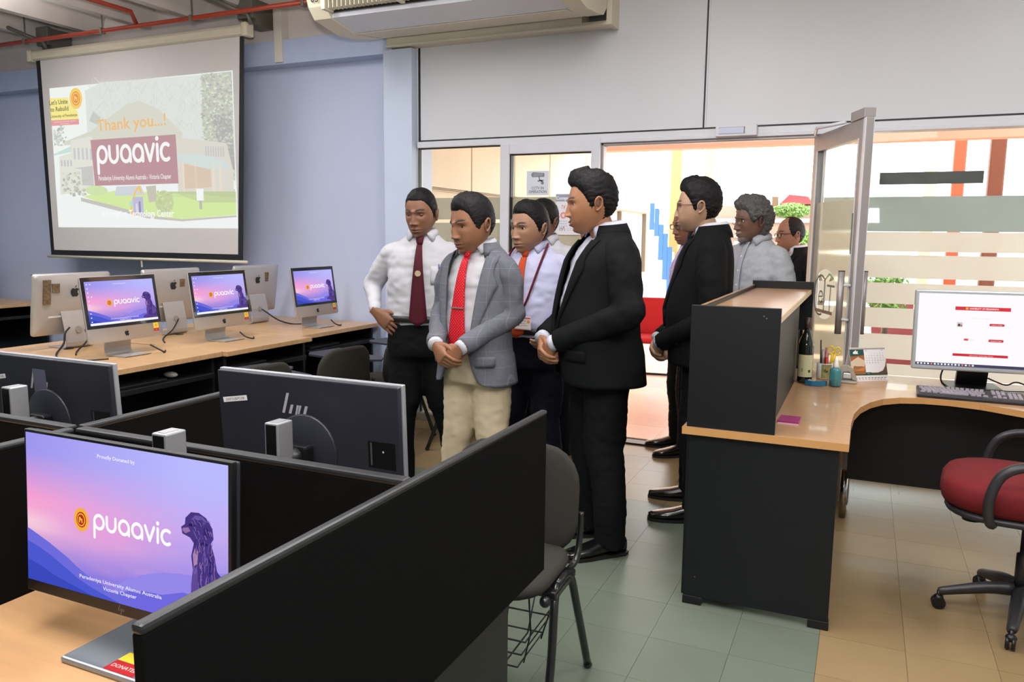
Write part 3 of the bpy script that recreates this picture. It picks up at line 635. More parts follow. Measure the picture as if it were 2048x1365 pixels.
flat_monitor('dark monitor seen from behind with taped mark, cut off by the left picture edge', (-1.945, 1.37, .735), PI, .115, False, edge=edge_silver, tape=True)
# ------------------------------------------------------------------ all-in-one computers on the back tables
alu_body = mat('pale_aluminium', (182, 178, 174), .32, metal=.35, var=.02); black_glass = mat('black_glass', (10, 10, 14), .12, coat=.4)
tape_res = mat('tape_residue', (112, 92, 66), .7, var=.5, vscale=60); cable_m = mat('black_cable', (20, 20, 22), .5)
def apple_mark(p, x, y, s, col):
    """the maker's fruit mark: bitten apple with a leaf"""
    L_ = [(0, .30), (.12, .36), (.26, .36), (.38, .28)]; bite = [(.45+.0*1, .20), (.32, .12), (.27, 0), (.30, -.13), (.42, -.22)]
    R_ = [(.36, -.36), (.24, -.5), (.12, -.52), (0, -.46), (-.12, -.52), (-.26, -.48), (-.40, -.28), (-.46, -.02), (-.44, .18), (-.34, .32), (-.22, .37), (-.10, .34)]
    p.poly([(x+a*s, y+b*s) for a, b in (L_+bite+R_)[::-1]], col); p.poly([(x+a*s, y+b*s) for a, b in ((.0, .42), (.04, .56), (.18, .68), (.17, .54), (.08, .44))], col)
def allinone(label, loc, rz, variant=0, lit=True, Wm=.515, bar_=False, lift=.09, tape=0):
    t = thing('desktop_computer', label, 'computer', loc, rz, 'all in one computers on the back tables')
    Hm = .385; R = Matrix.Translation((0, 0, lift)) @ Matrix.Rotation(-.14, 4, 'X')
    h = MB()
    def rr(y, inset, r=.018):
        pts = []
        for cx, cz, a0 in ((Wm/2-inset-r, inset+r, -PI/2), (Wm/2-inset-r, Hm-inset-r, 0), (-Wm/2+inset+r, Hm-inset-r, PI/2), (-Wm/2+inset+r, inset+r, PI)):
            pts += [(cx+r*math.cos(a0+a), y, cz+r*math.sin(a0+a)) for a in np.linspace(0, PI/2, 5)]
        return pts
    h.loft([rr(-.007, .001), rr(-.005, 0), rr(.006, 0), rr(.014, .02), rr(.024, .09), rr(.03, .15)], M=R)
    bo = h.build('casing', alu_body, t)
    g = MB(); g.box(-Wm/2+.002, -.0085, .085, Wm/2-.002, -.0062, Hm-.003, R, bev=.001); g.build('glass_front', black_glass, t)
    o = pic(wallpaper(bar_, bar_), 'screen_picture', LIT, t, (0, 0, 0), 1, 1)
    o.matrix_local = R @ Matrix.Translation((-Wm/2+.024, -.0088, .104)) @ Matrix((((Wm-.048)/1.6, 0, 0, 0), (0, 0, -1, 0), (0, (Hm-.132)/.9, 0, 0), (0, 0, 0, 1)))
    p = Print(); apple_mark(p, 0, 0, .034, (24, 24, 26)); p.build('front_mark', PRINT, bo, R @ frame((0, -.0075, .043), (1, 0, 0), (0, 0, 1)))
    p = Print(); p.rect(-.019, -.026, .019, -.008, (182, 30, 34)).rect(-.019, -.008, .019, .028, (240, 206, 66)).next(); p.disc(0, .01, .008, (226, 160, 40)); p.text('ITC', 0, -.02, .006, (240, 220, 210)); p.build('donor_sticker', PRINT, bo, R @ frame((Wm/2-.045, -.0076, .058), (1, 0, 0), (0, 0, 1)))
    p = Print(); apple_mark(p, 0, 0, .062, (34, 34, 36)); p.build('rear_mark', PRINT, bo, R @ frame((0, .0305, .27), (-1, 0, 0), (0, 0, 1)))
    for k, (x, z, w_, h_) in enumerate([[(.155, .2, .045, .15), (.10, .27, .045, .055)], [(-.10, .255, .04, .055)], [(-.12, .25, .035, .075)]][tape] if tape is not None else []):
        q = MB(); q.box(x, .0175, z, x+w_, .0315, z+h_, R); q.build('tape_residue', tape_res, bo)
    p = Print(); p.rect(-.05, -.005, .05, .005, (240, 240, 240)).next(); p.text('ITC/LAB/MAC', 0, -.002, .005, (90, 90, 90)); p.build('asset_label', PRINT, bo, R @ frame((.12, .0309, .12), (-1, 0, 0), (0, 0, 1)))
    s = MB(); prof = [(-.085, .002), (.02, .002), (.075, .004), (.087, .016), (.089, .04), (.078, .12), (.058, .21), (.046, .25), (.036, .255)]
    in_ = [(y-.004 if i > 1 else y, z+.006 if i < 4 else z) for i, (y, z) in enumerate(prof)]
    for a, b_ in zip(range(len(prof)-1), range(1, len(prof))):
        pass
    s.loft([[(x, *q) for q in prof]+[(x, q[0]-.004, q[1]+.005) for q in prof[::-1]] for x in (-.092, .092)], smooth=False); so = s.build('stand', alu_body, t)
    q = MB(); q.cyl((0, .0795, .115), (0, .0785+.004, .1157), .021); q.build('cable_hole', mat('cable_hole_rim', (150, 140, 128), .4), so)
    return t
TZ = .75
a1 = dict(rz=PI/2)
X1 = -4.0
allinone('lit all-in-one computer with taskbar and icons, leftmost of the three facing the camera', (X1+.015, 3.285, TZ), PI/2, bar_=True, tape=0)
allinone('lit all-in-one computer with a white taskbar, middle of the three facing the camera', (X1+.03, 4.05, TZ), PI/2, bar_=True, tape=1)
allinone('lit all-in-one computer nearest the man with the maroon tie', (X1+.09, 4.98, TZ), PI/2, tape=2)
allinone('all-in-one computer seen from behind with two brown tape marks, by the black chair', (-4.58, 3.36, TZ), -PI/2-.04, tape=0)
allinone('all-in-one computer seen from behind, below the middle of the projection screen', (-4.58, 4.13, TZ), -PI/2, tape=1)
allinone('all-in-one computer seen from behind, nearest the blue wall corner', (-4.58, 4.99, TZ), -PI/2, tape=2)
far_ = allinone('all-in-one computer cut off by the left picture edge beside the blue wall', (-8.48, 5.05, TZ), .45, tape=None)
# ------------------------------------------------------------------ back tables
grom = mat('cable_grommet', (60, 46, 36), .5)
def table(label, y0, y1, x0=-4.22, x1=-3.60, group='beech computer tables in the back row', front=True):
    t = thing('computer_table', label, 'table', ((x0+x1)/2, (y0+y1)/2, 0), 0, group); hx, hy = (x1-x0)/2, (y1-y0)/2
    b = MB(); b.box(-hx, -hy, .718, hx, hy, TZ, bev=.003); b.build('tabletop', wood_back, t)
    for s in (-1, 1): b = MB(); b.box(-hx+.05, s*(hy-.03)-.012, 0, hx-.05, s*(hy-.03)+.012, .718); b.build('side_panel', black_lam, t)
    sg = 1 if front else -1
    b = MB(); b.box(-sg*(hx-.06)-.01, -hy+.05, .25, -sg*(hx-.06)+.01, hy-.05, .718); b.build('modesty_panel', black_lam, t)
    b = MB(); b.box(sg*(hx-.36), -hy+.08, .60, sg*(hx+.01), hy-.08, .618, bev=.003); b.box(sg*(hx-.02), -hy+.08, .6, sg*(hx+.012), hy-.08, .63, bev=.003); b.build('keyboard_tray', black_lam, t)
    g = MB(); g.cyl((sg*.05-.1*sg, .05, TZ-.001), (sg*.05-.1*sg, .05, TZ+.003), .028); g.build('cable_grommet', grom, t)
    return t
for i, (y0, y1, n, dx) in enumerate(((2.80, 3.645, 'nearest', 0), (3.65, 4.47, 'middle', .035), (4.475, 5.47, 'farthest', -.07))):
    table('beech computer table on the aisle side, %s of the row before the projection screen' % n, y0, y1, -4.22+dx, -3.60+dx)
    table('beech computer table on the wall side, %s of the row before the projection screen' % n, y0+.02, y1, -4.88+dx, -4.225+dx, front=False)
table('beech computer table cut off by the left picture edge under the blue wall', 4.45, 5.47, -8.75, -7.72, group='beech tables by the left wall')
kbm = mat('dark_keyboard', (30, 30, 32), .5); mousem = mat('white_mouse', (226, 222, 212), .4)
for i, y in enumerate((3.15, 3.95, 4.9)):
    dx = (0, .035, -.07)[i]; k = MB(); k.box(-3.84+dx, y-.22, .619, -3.68+dx, y+.14, .634, bev=.004)
    nm = ('nearest', 'middle', 'farthest')[i]
    ko = tag(k.build('keyboard', kbm), 'black keyboard on the tray under the %s aisle table' % nm, 'keyboard', 'keyboards on the trays')
    kk = MB()
    for r in range(4):
        for c_ in range(12): kk.box(-3.83+dx+r*.036, y-.21+c_*.028, .634, -3.802+dx+r*.036, y-.188+c_*.028, .638)
    kk.build('keys', kbm, ko)['kind'] = 'stuff'
    if i: continue
    m_ = MB(); m_.ball((-3.74+dx, y+.22, .637), (.05, .03, .018)); tag(m_.build('computer_mouse', mousem), 'white mouse on the tray under the nearest aisle table', 'mouse')
# cables on the tables
def cable(pts, label, r=.004, name='cable'):
    b = MB(); b.tube(pts, r, 6, sub=6); return tag(b.build(name, cable_m), label, 'cable')
cable([(-4.48, 3.28, .885), (-4.44, 3.22, .86), (-4.43, 3.2, .80), (-4.36, 3.1, .756), (-4.22, 3.0, .754)], 'thick black cable drooping from the back of the computer with tape marks', .006)
cable([(-4.47, 3.38, .862), (-4.40, 3.34, .81), (-4.34, 3.22, .757), (-4.22, 3.12, .757)], 'black power cable from the stand of the computer with tape marks', .005)
cable([(-4.48, 4.13, .862), (-4.42, 4.02, .80), (-4.38, 3.9, .754), (-4.2, 3.75, .754)], 'black cable from the stand below the projection screen', .005)
cable([(-4.48, 4.99, .862), (-4.41, 4.95, .85), (-4.32, 5.0, .78), (-4.2, 5.02, .754), (-4.12, 5.08, .754)], 'black cable from the stand nearest the wall corner', .006)
cable([(-3.93, 3.40, .80), (-3.87, 3.42, .77), (-3.86, 3.44, .755), (-3.92, 3.5, .754)], 'cable tangle under the leftmost facing computer', .005)
cable([(-3.92, 4.14, .80), (-3.87, 4.14, .77), (-3.84, 4.18, .755), (-3.9, 4.25, .754)], 'cable tangle under the middle facing computer', .005)
cable([(-3.86, 5.08, .80), (-3.82, 5.08, .77), (-3.8, 5.12, .755), (-3.84, 5.18, .754)], 'cable tangle under the facing computer nearest the wall', .005)
cable([(-3.92, 3.1, .756), (-4.0, 2.98, .754), (-4.05, 2.86, .754)], 'thin black cable across the near end of the table', .004)

# ------------------------------------------------------------------ tube-leg chairs
grey_fab = mat('charcoal_fabric', (40, 37, 33), .9, var=.12, vscale=40, bump=.06, bscale=400); olive_fab = mat('dark_olive_fabric', (44, 41, 35), .85, var=.1, vscale=30)
frame_blk = mat('black_tube', (30, 30, 31), .3, metal=.2, coat=.3); tab_m = mat('slate_tablet', (48, 49, 58), .5)
def pad(w_, d, h, r, k=6):
    """rounded cushion outline in xy"""
    pts = []
    for cx, cy, a0 in ((w_/2-r, -d/2+r, -PI/2), (w_/2-r, d/2-r, 0), (-w_/2+r, d/2-r, PI/2), (-w_/2+r, -d/2+r, PI)):
        pts += [(cx+r*math.cos(a0+a), cy+r*math.sin(a0+a)) for a in np.linspace(0, PI/2, k)]
    return pts
def cushion(b, w_, d, h, r, M, bow=0., ex=.5):
    o = pad(w_, d, h, r); R_ = []
    for s, z in ((.90, 0), (.97, h*.15), (1, h*.45), (.985, h*.75), (.93, h*.95), (.6, h*1.08), (.2, h*1.12)):
        R_.append([(x*s, y*s, z+bow*(x*s)**2) for x, y in o])
    b.loft(R_, M=M)
def tube_chair(label, loc, rz, fab=grey_fab, tablet=False, basket=True, group='tube-leg chairs with fabric pads'):
    """faces local -Y"""
    t = thing('visitor_chair', label, 'chair', loc, rz, group)
    b = MB(); cushion(b, .45, .43, .045, .13, Matrix.Translation((0, -.02, .415))); b.build('seat', fab, t)
    b = MB(); cushion(b, .46, .37, .035, .13, Matrix.Translation((0, .185, .60)) @ Matrix.Rotation(math.radians(83), 4, 'X') @ Matrix.Translation((0, 0, -.02)), bow=.45); b.build('backrest', fab, t)
    for s in (-1, 1):
        b = MB(); b.tube([(s*.225, -.04, .41), (s*.235, -.085, .38), (s*.245, -.14, .2), (s*.25, -.21, .012)], .0135, 10, sub=4); b.ball((s*.25, -.21, .012), (.017, .017, .012), 8); b.build('leg', frame_blk, t)
        b = MB(); b.tube([(s*.225, -.04, .41), (s*.235, .06, .405), (s*.245, .13, .25), (s*.255, .23, .012)], .0135, 10, sub=4); b.ball((s*.255, .23, .012), (.017, .017, .012), 8); b.build('leg', frame_blk, t)
        b = MB(); b.tube([(s*.205, -.08, .40), (s*.215, .12, .395), (s*.225, .175, .42), (s*.225, .205, .5), (s*.223, .215, .56)], .011, 10, sub=4); b.build('back_post', frame_blk, t)
        b = MB(); b.box(s*.195, -.10, .385, s*.245, .10, .412, bev=.006); b.ball((s*.22, -.13, .395), .018, 10); b.build('side_bracket', frame_blk, t)
    b = MB(); b.tube([(-.22, 0, .40), (.22, 0, .40)], .012, 8); b.build('crossbar', frame_blk, t)
    if basket:
        b = MB()
        for z, i in ((.27, 0), (.215, .02), (.16, .04)):
            b.tube([(-.17+i, -.16+i, z), (.17-i, -.16+i, z), (.17-i, .15-i, z), (-.17+i, .15-i, z), (-.17+i, -.16+i, z)], .0032, 6)
        for x in (-.09, 0, .09): b.tube([(x, -.15, .27), (x*.9, -.11, .155), (x*.9, .10, .155), (x, .14, .27)], .003, 6)
        for x, y in ((-.165, -.1), (.165, -.1), (-.165, .1), (.165, .1)): b.tube([(x*.8, y*.4, .40), (x, y, .27), (x*.82, y*.8, .155)], .003, 6)
        b.build('wire_basket', frame_blk, t)
    if tablet:
        b = MB(); o = [(-.20, -.44), (.06, -.46), (.13, -.40), (.15, -.16), (.10, .08), (.03, .16), (-.06, .10), (-.10, -.12), (-.2, -.2)]
        b.prism([(x-.33, y+.06) for x, y in o], .655, .668); b.build('writing_tablet', tab_m, t)
        b = MB(); b.tube([(-.225, .1, .40), (-.30, .1, .45), (-.32, .06, .64), (-.32, -.1, .652)], .011, 8, sub=4); b.build('tablet_arm', frame_blk, t)
    return t
tube_chair('charcoal fabric chair with black tube legs right behind the nearest privacy screen', (-1.035, 2.19, 0), .04, grey_fab, basket=True)
for i, (y, nm) in enumerate(((3.25, 'nearest'), (4.0, 'middle'), (4.72, 'farthest'))):
    tube_chair('dark chair with a slate writing tablet at the %s aisle table' % nm, (-3.10, y, 0), -PI/2-.12, olive_fab, tablet=True, basket=(i == 2))
tube_chair('dark chair with wire basket standing behind the man with the maroon tie', (-2.56, 4.88, 0), -PI/2+.3, olive_fab)
tube_chair('black chair at the left table under the blue wall', (-5.45, 3.35, 0), PI/2+.1, olive_fab, tablet=True)
tube_chair('black chair cut off by the left picture edge', (-6.2, 3.6, 0), PI/2-.2, olive_fab)

# ------------------------------------------------------------------ reception counter
cnt = thing('reception_counter', 'black and beech reception counter with raised shelf and curved worktop', 'counter', (-.3, 3.9, 0))
def cb(name, m, *boxes, bev=.002):
    b = MB()
    for q in boxes: b.box(*[v-o for v, o in zip(q, (-.3, 3.9, 0)*2)], bev=bev)
    return b.build(name, m, cnt)
wt = [(-.622, 3.045), (-.012, 3.045), (-.012, 3.40), (-.004, 3.60), (.02, 3.76), (.06, 3.90), (.115, 4.01), (.19, 4.085), (.29, 4.125), (.40, 4.13), (.52, 4.10), (.68, 4.0), (.85, 3.92), (1.05, 3.9), (1.3, 3.9), (1.3, 4.74), (-.622, 4.74)]
b = MB(); b.prism([(x+.3, y-3.9) for x, y in wt], .709, .7375); b.build('worktop', wood_counter, cnt)
b = MB(); rw = [Vector((x+.3, y-3.9)) for x, y in wt[:15]]
for p0, p1 in zip(rw[:-1], rw[1:]):
    n = Vector((p1.y-p0.y, -(p1.x-p0.x))).normalized()*.0015
    b.add([(*(p0+n), .709), (*(p1+n), .709), (*(p1+n), .7376), (*(p0+n), .7376)], [(0, 1, 2, 3)])
b.build('edge_band', wood_edge, cnt)
cb('side_panel', black_lam, (-.594, 3.065, .03, -.044, 3.09, .709)); 
for x in (-.594, -.114): cb('foot_cap', mat('black_plastic', (16, 16, 17), .4), (x-.003, 3.058, 0, x+.073, 3.097, .034))
cb('end_panel', black_lam, (-.607, 3.058, .7375, -.274, 3.078, 1.221))
cb('front_panel', black_lam, (-.607, 3.078, .03, -.585, 4.85, 1.205)); cb('inner_panel', black_lam, (-.318, 3.078, .7375, -.300, 4.34, 1.165)); cb('back_end_panel', black_lam, (-.607, 4.85, .95, -.265, 4.87, 1.232))
cb('back_panel', black_lam, (-.607, 4.85, .7375, -.33, 4.87, .95)); cb('shelf_lip', wood_counter, (-.607, 3.078, 1.188, -.593, 4.85, 1.208)); cb('top_shelf', wood_counter, (-.593, 3.078, 1.165, -.278, 4.85, 1.188)); cb('shelf_edge', mat('pale_edge', (226, 200, 160), .4), (-.278, 3.078, 1.163, -.275, 4.85, 1.1885))
cb('modesty_panel', black_lam, (-.02, 4.30, .25, 1.25, 4.32, .709)); cb('side_panel', black_lam, (-.60, 4.80, 0, -.30, 4.82, .709))
b = MB(); b.cyl((.27, .52, 0), (.27, .52, .26), .018); b.build('steel_leg', chrome, cnt)
for x, z in ((-.335, 1.19), (-.325, 1.182), (-.55, .12)):
    b = MB(); b.cyl((x+.3, 3.0575-3.9, z), (x+.3, 3.0568-3.9, z), .0028); b.build('screw', grey_steel, cnt)

# things on the counter
WT = .738
def lathe_thing(name, m, prof, label, cat, loc, k=28):
    b = MB(); b.lathe(prof, k); o = b.build(name, m, None, loc); return tag(o, label, cat)
bot = lathe_thing('wine_bottle', mat('dark_green_bottle', (22, 28, 16), .06, coat=.5), [(0, .002), (.034, .002), (.037, .008), (.037, .19), (.034, .215), (.022, .25), (.0145, .275), (.0135, .32), (.0155, .321), (.0155, .338), (.0, .338)], 'dark green wine bottle with cream label beside the counter panel', 'bottle', (-.252, 4.285, WT))
b = MB(); b.lathe([(.0140, .286), (.0162, .29), (.0162, .339), (0, .34)], 20); b.build('foil_cap', mat('brown_foil', (60, 40, 30), .35), bot)
lb = MB(); lb.loft([[(.0376*math.sin(a), -.0376*math.cos(a), z) for a in np.linspace(-1.1, 1.25, 18)] for z in (.035, .15)], closed=False); lbo = lb.build('bottle_label', mat('cream_label', (206, 204, 160), .6, var=.04), bot)
def curved_text(pr_, R_, zc, name, parent):
    v = [(R_*math.sin(x/R_), -R_*math.cos(x/R_), y+zc) for x, y, z in pr_.v]; pr_.v = v; me = pr_.mesh(name, PRINT); return link(name, me, parent)
p = Print(); p.text('Cellar Reserve', .003, .045, .008, (120, 112, 70)); p.text('SAUVIGNON', .003, .03, .005, (120, 112, 70)); p.rect(-.02, -.045, -.006, -.03, (150, 146, 100)); p.rect(.022, -.048, .034, -.034, (70, 66, 40)); p.text('750 ml', .0, -.046, .005, (120, 112, 70))
p = Print(); p.rect(-.022, -.04, .03, -.038, (150, 146, 100)); p.rect(-.02, .044, .03, .046, (150, 146, 100)); p.rect(-.018, -.034, -.008, -.014, (164, 160, 110)); p.rect(.018, -.036, .03, -.022, (70, 66, 40)); curved_text(p, .0381, .095, 'label_print', lbo)
cup = lathe_thing('pen_cup', mat('white_china', (232, 230, 226), .25), [(0, .001), (.038, .001), (.04, .01), (.04, .085), (.036, .085), (.035, .008), (0, .008)], 'white pen cup printed with a bee picture, holding pens and scissors', 'cup', (-.165, 4.46, WT))
b = MB(); b.loft([[(.0405*math.sin(a), -.0405*math.cos(a), z) for a in np.linspace(-.35, 1.1, 12)] for z in (.008, .082)], closed=False); po = b.build('cup_picture', mat('picture_green', (150, 150, 96), .5, var=.35, vscale=50), cup)
p = Print(); p.rect(-.012, -.034, .036, -.012, (206, 176, 84)); p.disc(.01, .002, .01, (60, 50, 36)); p.disc(.013, .01, .006, (196, 150, 60)); p.rect(.0, .016, .03, .03, (120, 170, 170)); curved_text(p, .0409, .045, 'cup_print', po)
def rod(name, p0, p1, r, m, label, cat):
    b = MB(); b.tube([p0, [(a+c)/2 for a, c in zip(p0, p1)], p1], [r, r, r*.8], 8); return tag(b.build(name, m), label, cat)
rod('pen', (-.182, 4.468, WT+.01), (-.192, 4.475, WT+.205), .0045, mat('brown_pen', (52, 34, 28), .4), 'tall dark brown pen standing in the white cup', 'pen')
rod('pen', (-.172, 4.455, WT+.01), (-.178, 4.452, WT+.158), .006, mat('grey_pen', (150, 150, 150), .3, metal=.4), 'grey metal pen standing in the white cup', 'pen')
rod('marker', (-.156, 4.452, WT+.01), (-.157, 4.445, WT+.118), .0095, mat('red_marker', (190, 18, 28), .35), 'thick red marker standing in the white cup', 'pen')
rod('ruler', (-.163, 4.475, WT+.01), (-.158, 4.48, WT+.165), .012, mat('pink_plastic', (176, 110, 126), .3), 'pink ruler standing in the white cup', 'ruler')
b = MB()
for s in (-1, 1):
    b.tube([(s*.017+.014*math.cos(a), 0, .145+.021*math.sin(a)) for a in np.linspace(0, 2*PI, 13)], .0042, 8)
    b.tube([(s*.008, 0, .127), (s*.003, 0, .09), (-s*.004, 0, .06), (-s*.004, 0, .01)], [.006, .007, .005, .003], 8)
tag(b.build('scissors', mat('yellow_plastic', (226, 190, 44), .35), None, (-.140, 4.475, WT+.008), (0, .12, 0)), 'yellow handled scissors standing in the white cup', 'scissors')
sp = lathe_thing('spray_bottle', mat('blue_clear_plastic', (92, 178, 190), .08, trans=.55, spec=.6), [(0, .002), (.026, .002), (.029, .008), (.029, .082), (.026, .09), (.014, .096), (.013, .1), (0, .1)], 'small blue spray bottle with white nozzle near the counter edge', 'bottle', (-.103, 4.245, WT))
b = MB(); b.lathe([(.013, .098), (.0145, .1), (.012, .115), (.007, .135), (.006, .15), (0, .151)], 16); b.build('nozzle', mat('white_plastic', (232, 232, 230), .35), sp)
b = MB(); b.lathe([(0, .006), (.0245, .006), (.0245, .03), (0, .03)], 20); b.build('liquid', mat('blue_liquid', (70, 190, 200), .1), sp)
pu = thing('hole_punch', 'beige hole punch between the spray bottle and the calendar', 'hole punch', (-.052, 4.40, WT))
gm = mat('beige_grey_plastic', (158, 150, 136), .45)
b = MB(); b.box(-.05, -.045, 0, .05, .05, .012, bev=.004); b.build('punch_base', gm, pu)
b = MB(); arc = [(-.045, .012), (-.048, .05), (-.03, .085), (0, .09), (.022, .075), (.045, .03), (.05, .012)]; inner = [(.028, .02), (.02, .05), (.005, .064), (-.015, .06), (-.024, .045), (-.022, .02)]
R_ = [[(x, y, z) for x, z in arc+inner] for y in (-.02, .025)]; b.loft(R_, smooth=False); b.build('punch_lever', gm, pu)
b = MB(); b.box(-.022, -.012, .02, .026, .015, .052, bev=.006); b.build('punch_body', mat('pale_grey', (200, 200, 204), .3, metal=.4), pu)
b = MB(); o = [(-.05, -.012), (-.02, -.026), (.02, -.024), (.05, -.002), (.056, .012), (.046, .018), (.02, .0), (-.01, -.002), (-.03, .012), (-.05, .012)]
b.prism(o, .002, .026); tp = tag(b.build('tape_dispenser', mat('clear_blue_plastic', (44, 128, 170), .12, trans=.3), None, (-.195, 4.225, WT), (0, 0, .1)), 'small translucent blue tape dispenser in front of the wine bottle', 'tape dispenser')
b = MB(); b.cyl((-.028, -.006, .014), (-.028, .012, .014), .015); b.build('tape_roll', mat('tape_roll', (190, 200, 206), .2), tp)
b = MB(); b.box(-.04, -.055, 0, .04, .055, .012, bev=.001); nt_ = tag(b.build('note_pad', mat('magenta_paper', (158, 44, 112), .4), None, (-.243, 3.33, WT), (0, 0, -.03)), 'magenta note pad half hidden beside the raised counter shelf', 'note pad')
b = MB(); b.box(-.041, -.056, -.0005, .041, -.0545, .0045); b.build('page_edge', mat('pink_white', (230, 190, 210), .6), nt_)
# calendar
cal = thing('desk_calendar', 'spiral desk calendar with bread pictures standing on the counter', 'calendar', (.035, 4.54, WT), .62)
Rc = Matrix.Translation((0, -.05, 0)) @ Matrix.Rotation(-.30, 4, 'X')
b = MB(); b.box(-.105, 0, 0, .105, .003, .18, Rc); b.build('front_board', mat('white_card', (236, 234, 234), .6), cal)
b = MB(); b.box(-.105, -.001, 0, .105, .002, .18, Matrix.Translation((0, .05, 0)) @ Matrix.Rotation(.30, 4, 'X')); b.build('rear_board', mat('white_card', (236, 234, 234), .6), cal)
p = Print(); p.rect(-.105, .028, .105, .160, (236, 235, 238)).next(); p.rect(-.105, .028, -.022, .16, (146, 92, 44)); p.poly([(-.022, .028), (.105, .028), (.105, .10), (.095, .07), (.08, .05), (.05, .04), (-.022, .04)], (92, 70, 52)); p.next()
p.poly([(-.105, .12), (-.022, .126), (-.022, .16), (-.105, .16)], (20, 74, 66)); p.poly([(-.105, .05), (-.03, .065), (-.022, .085), (-.022, .10), (-.06, .118), (-.105, .095)], (206, 186, 158)); p.poly([(-.1, .05), (-.03, .05), (-.024, .07), (-.09, .075)], (196, 122, 58)); p.poly([(-.105, .1), (-.06, .122), (-.022, .104), (-.022, .118), (-.07, .128), (-.105, .118)], (160, 90, 40)); p.rect(-.105, .028, .105, .033, (24, 66, 58)); p.rect(-.025, .03, .01, .042, (20, 74, 66)).next()
for dx, hh in ((-.082, .012), (-.073, .017), (-.064, .013)): p.poly([(dx-.006, .134), (dx+.004, .134), (dx+.007, .134+hh), (dx-.002, .131+hh)], (236, 240, 236))
p.rect(-.084, .132, -.056, .135, (236, 240, 236)); p.text('JUL', -.008, .145, .006, (90, 90, 96)); p.text('2025', .085, .147, .004, (120, 120, 124))
dn = 1
for r in range(5):
    for c_ in range(7):
        if (r == 0 and c_ < 2) or dn > 31: continue
        p.text(str(dn), -.01+c_*.0165, .132-r*.0115, .0055, (200, 60, 60) if c_ == 6 else (84, 84, 92)); dn += 1
p.text('bakery', -.008, .034, .004, (236, 240, 236))
for k in range(10): p.rect(-.09+k*.019, .014, -.078+k*.019, .017, (110, 110, 116)); p.rect(-.085+k*.018, .006, -.076+k*.018, .0085, (150, 150, 156))
p.build('calendar_page', PRINT, cal, Rc @ frame((0, -.0008, 0), (1, 0, 0), (0, 0, 1)) @ Matrix.Diagonal((1, 1.1, 1, 1)))
b = MB()
for x in np.arange(-.098, .1, .0075): b.tube([(x+.003, .004*math.cos(a), .174+.0065*math.sin(a)) for a in np.linspace(0, 2*PI, 9)], .0008, 5, M=Rc)
b.build('spiral_binding', grey_steel, cal)
# reception monitor
rm = thing('computer_monitor', 'silver framed monitor showing a white page with red bars on the counter', 'monitor', (.535, 4.50, WT), .10)
R = Matrix.Translation((0, -.17, .112)) @ Matrix.Rotation(-.10, 4, 'X'); Wm, Hm = .63, .392
fm = mat('silver_frame', (176, 182, 186), .35, metal=.3)
b = MB(); b.box(-Wm/2, 0, 0, Wm/2, .035, Hm, R, bev=.008); b.build('screen_housing', fm, rm)
p = Print(); S_ = (255, 252, 255); p.rect(0, 0, 1.6, .9, S_).next(); p.rect(0, 0, 1.6, .035, (72, 70, 96)).next()
for k in range(17): p.rrect(.02+k*.04, .008, .043+k*.04, .028, .004, random.choice([(240, 240, 250), (230, 130, 140), (210, 220, 240), (255, 255, 255)]))
p.rect(1.44, .01, 1.58, .026, (190, 190, 210)); p.rect(.43, .70, 1.06, .745, (222, 60, 72)); p.rect(.43, .13, 1.06, .162, (214, 50, 62)); p.rrect(.83, .515, 1.0, .545, .012, (214, 60, 72)); p.rrect(.83, .32, 1.0, .352, .012, (214, 60, 72)); p.rect(.55, .325, .60, .35, (222, 90, 96)); p.rect(.46, .49, .525, .55, (214, 206, 206)); p.rect(.8, .2, .802, .64, (246, 226, 230)); p.next()
p.rect(.55, .71, .58, .736, (240, 180, 70)); p.text('UNIVERSITY OF PERADENIYA', .76, .713, .02, (255, 240, 240), width=.33, bold=.02); p.text('Information Technology Center', .76, .138, .013, (255, 226, 226), width=.27); p.rect(.63, .60, .85, .604, (240, 226, 210)); p.text('Library Login', .915, .523, .012, (255, 240, 240), width=.12); p.text('Student Login', .915, .329, .012, (255, 240, 240), width=.12); p.rect(.47, .5, .5, .53, (90, 80, 80)); p.rect(.505, .5, .52, .52, (190, 80, 80)); p.rect(.61, .335, .68, .339, (236, 214, 214))
o = pic(p, 'screen_picture', LIT, rm, (0, 0, 0), 1, 1); o.matrix_local = R @ Matrix.Translation((-Wm/2+.016, -.0008, .022)) @ Matrix((((Wm-.032)/1.6, 0, 0, 0), (0, 0, -1, 0), (0, (Hm-.04)/.9, 0, 0), (0, 0, 0, 1)))
b = MB(); b.loft([[(x, y+dy, z) for x, dy in ((-.07, 0), (.07, 0), (.07, .025), (-.07, .025))] for y, z in ((.06, .008), (.03, .12), (-.06, .24), (-.125, .30))], smooth=False); b.build('stand_neck', mon_black, rm)
b = MB(); b.box(-.12, -.06, 0, .12, .15, .012, bev=.004); b.build('stand_base', mon_black, rm)
cable([(.40, 4.47, .86), (.385, 4.48, .80), (.39, 4.47, .765), (.41, 4.5, .745)], 'black plug cable hanging under the reception monitor', .004)
cable([(.60, 4.55, .79), (.68, 4.56, .76), (.73, 4.58, .775), (.8, 4.58, .755), (.95, 4.5, .742)], 'black cable looping behind the reception keyboard', .004)
cable([(.58, 4.5, .745), (.66, 4.48, .742), (.75, 4.5, .742), (.95, 4.56, .742)], 'thin black cable lying behind the reception keyboard', .003)
kb = thing('computer_keyboard', 'grey keyboard with black base on the reception counter', 'keyboard', (.49, 4.22, WT), -.02)
kgrey = mat('grey_keys', (150, 142, 152), .45)
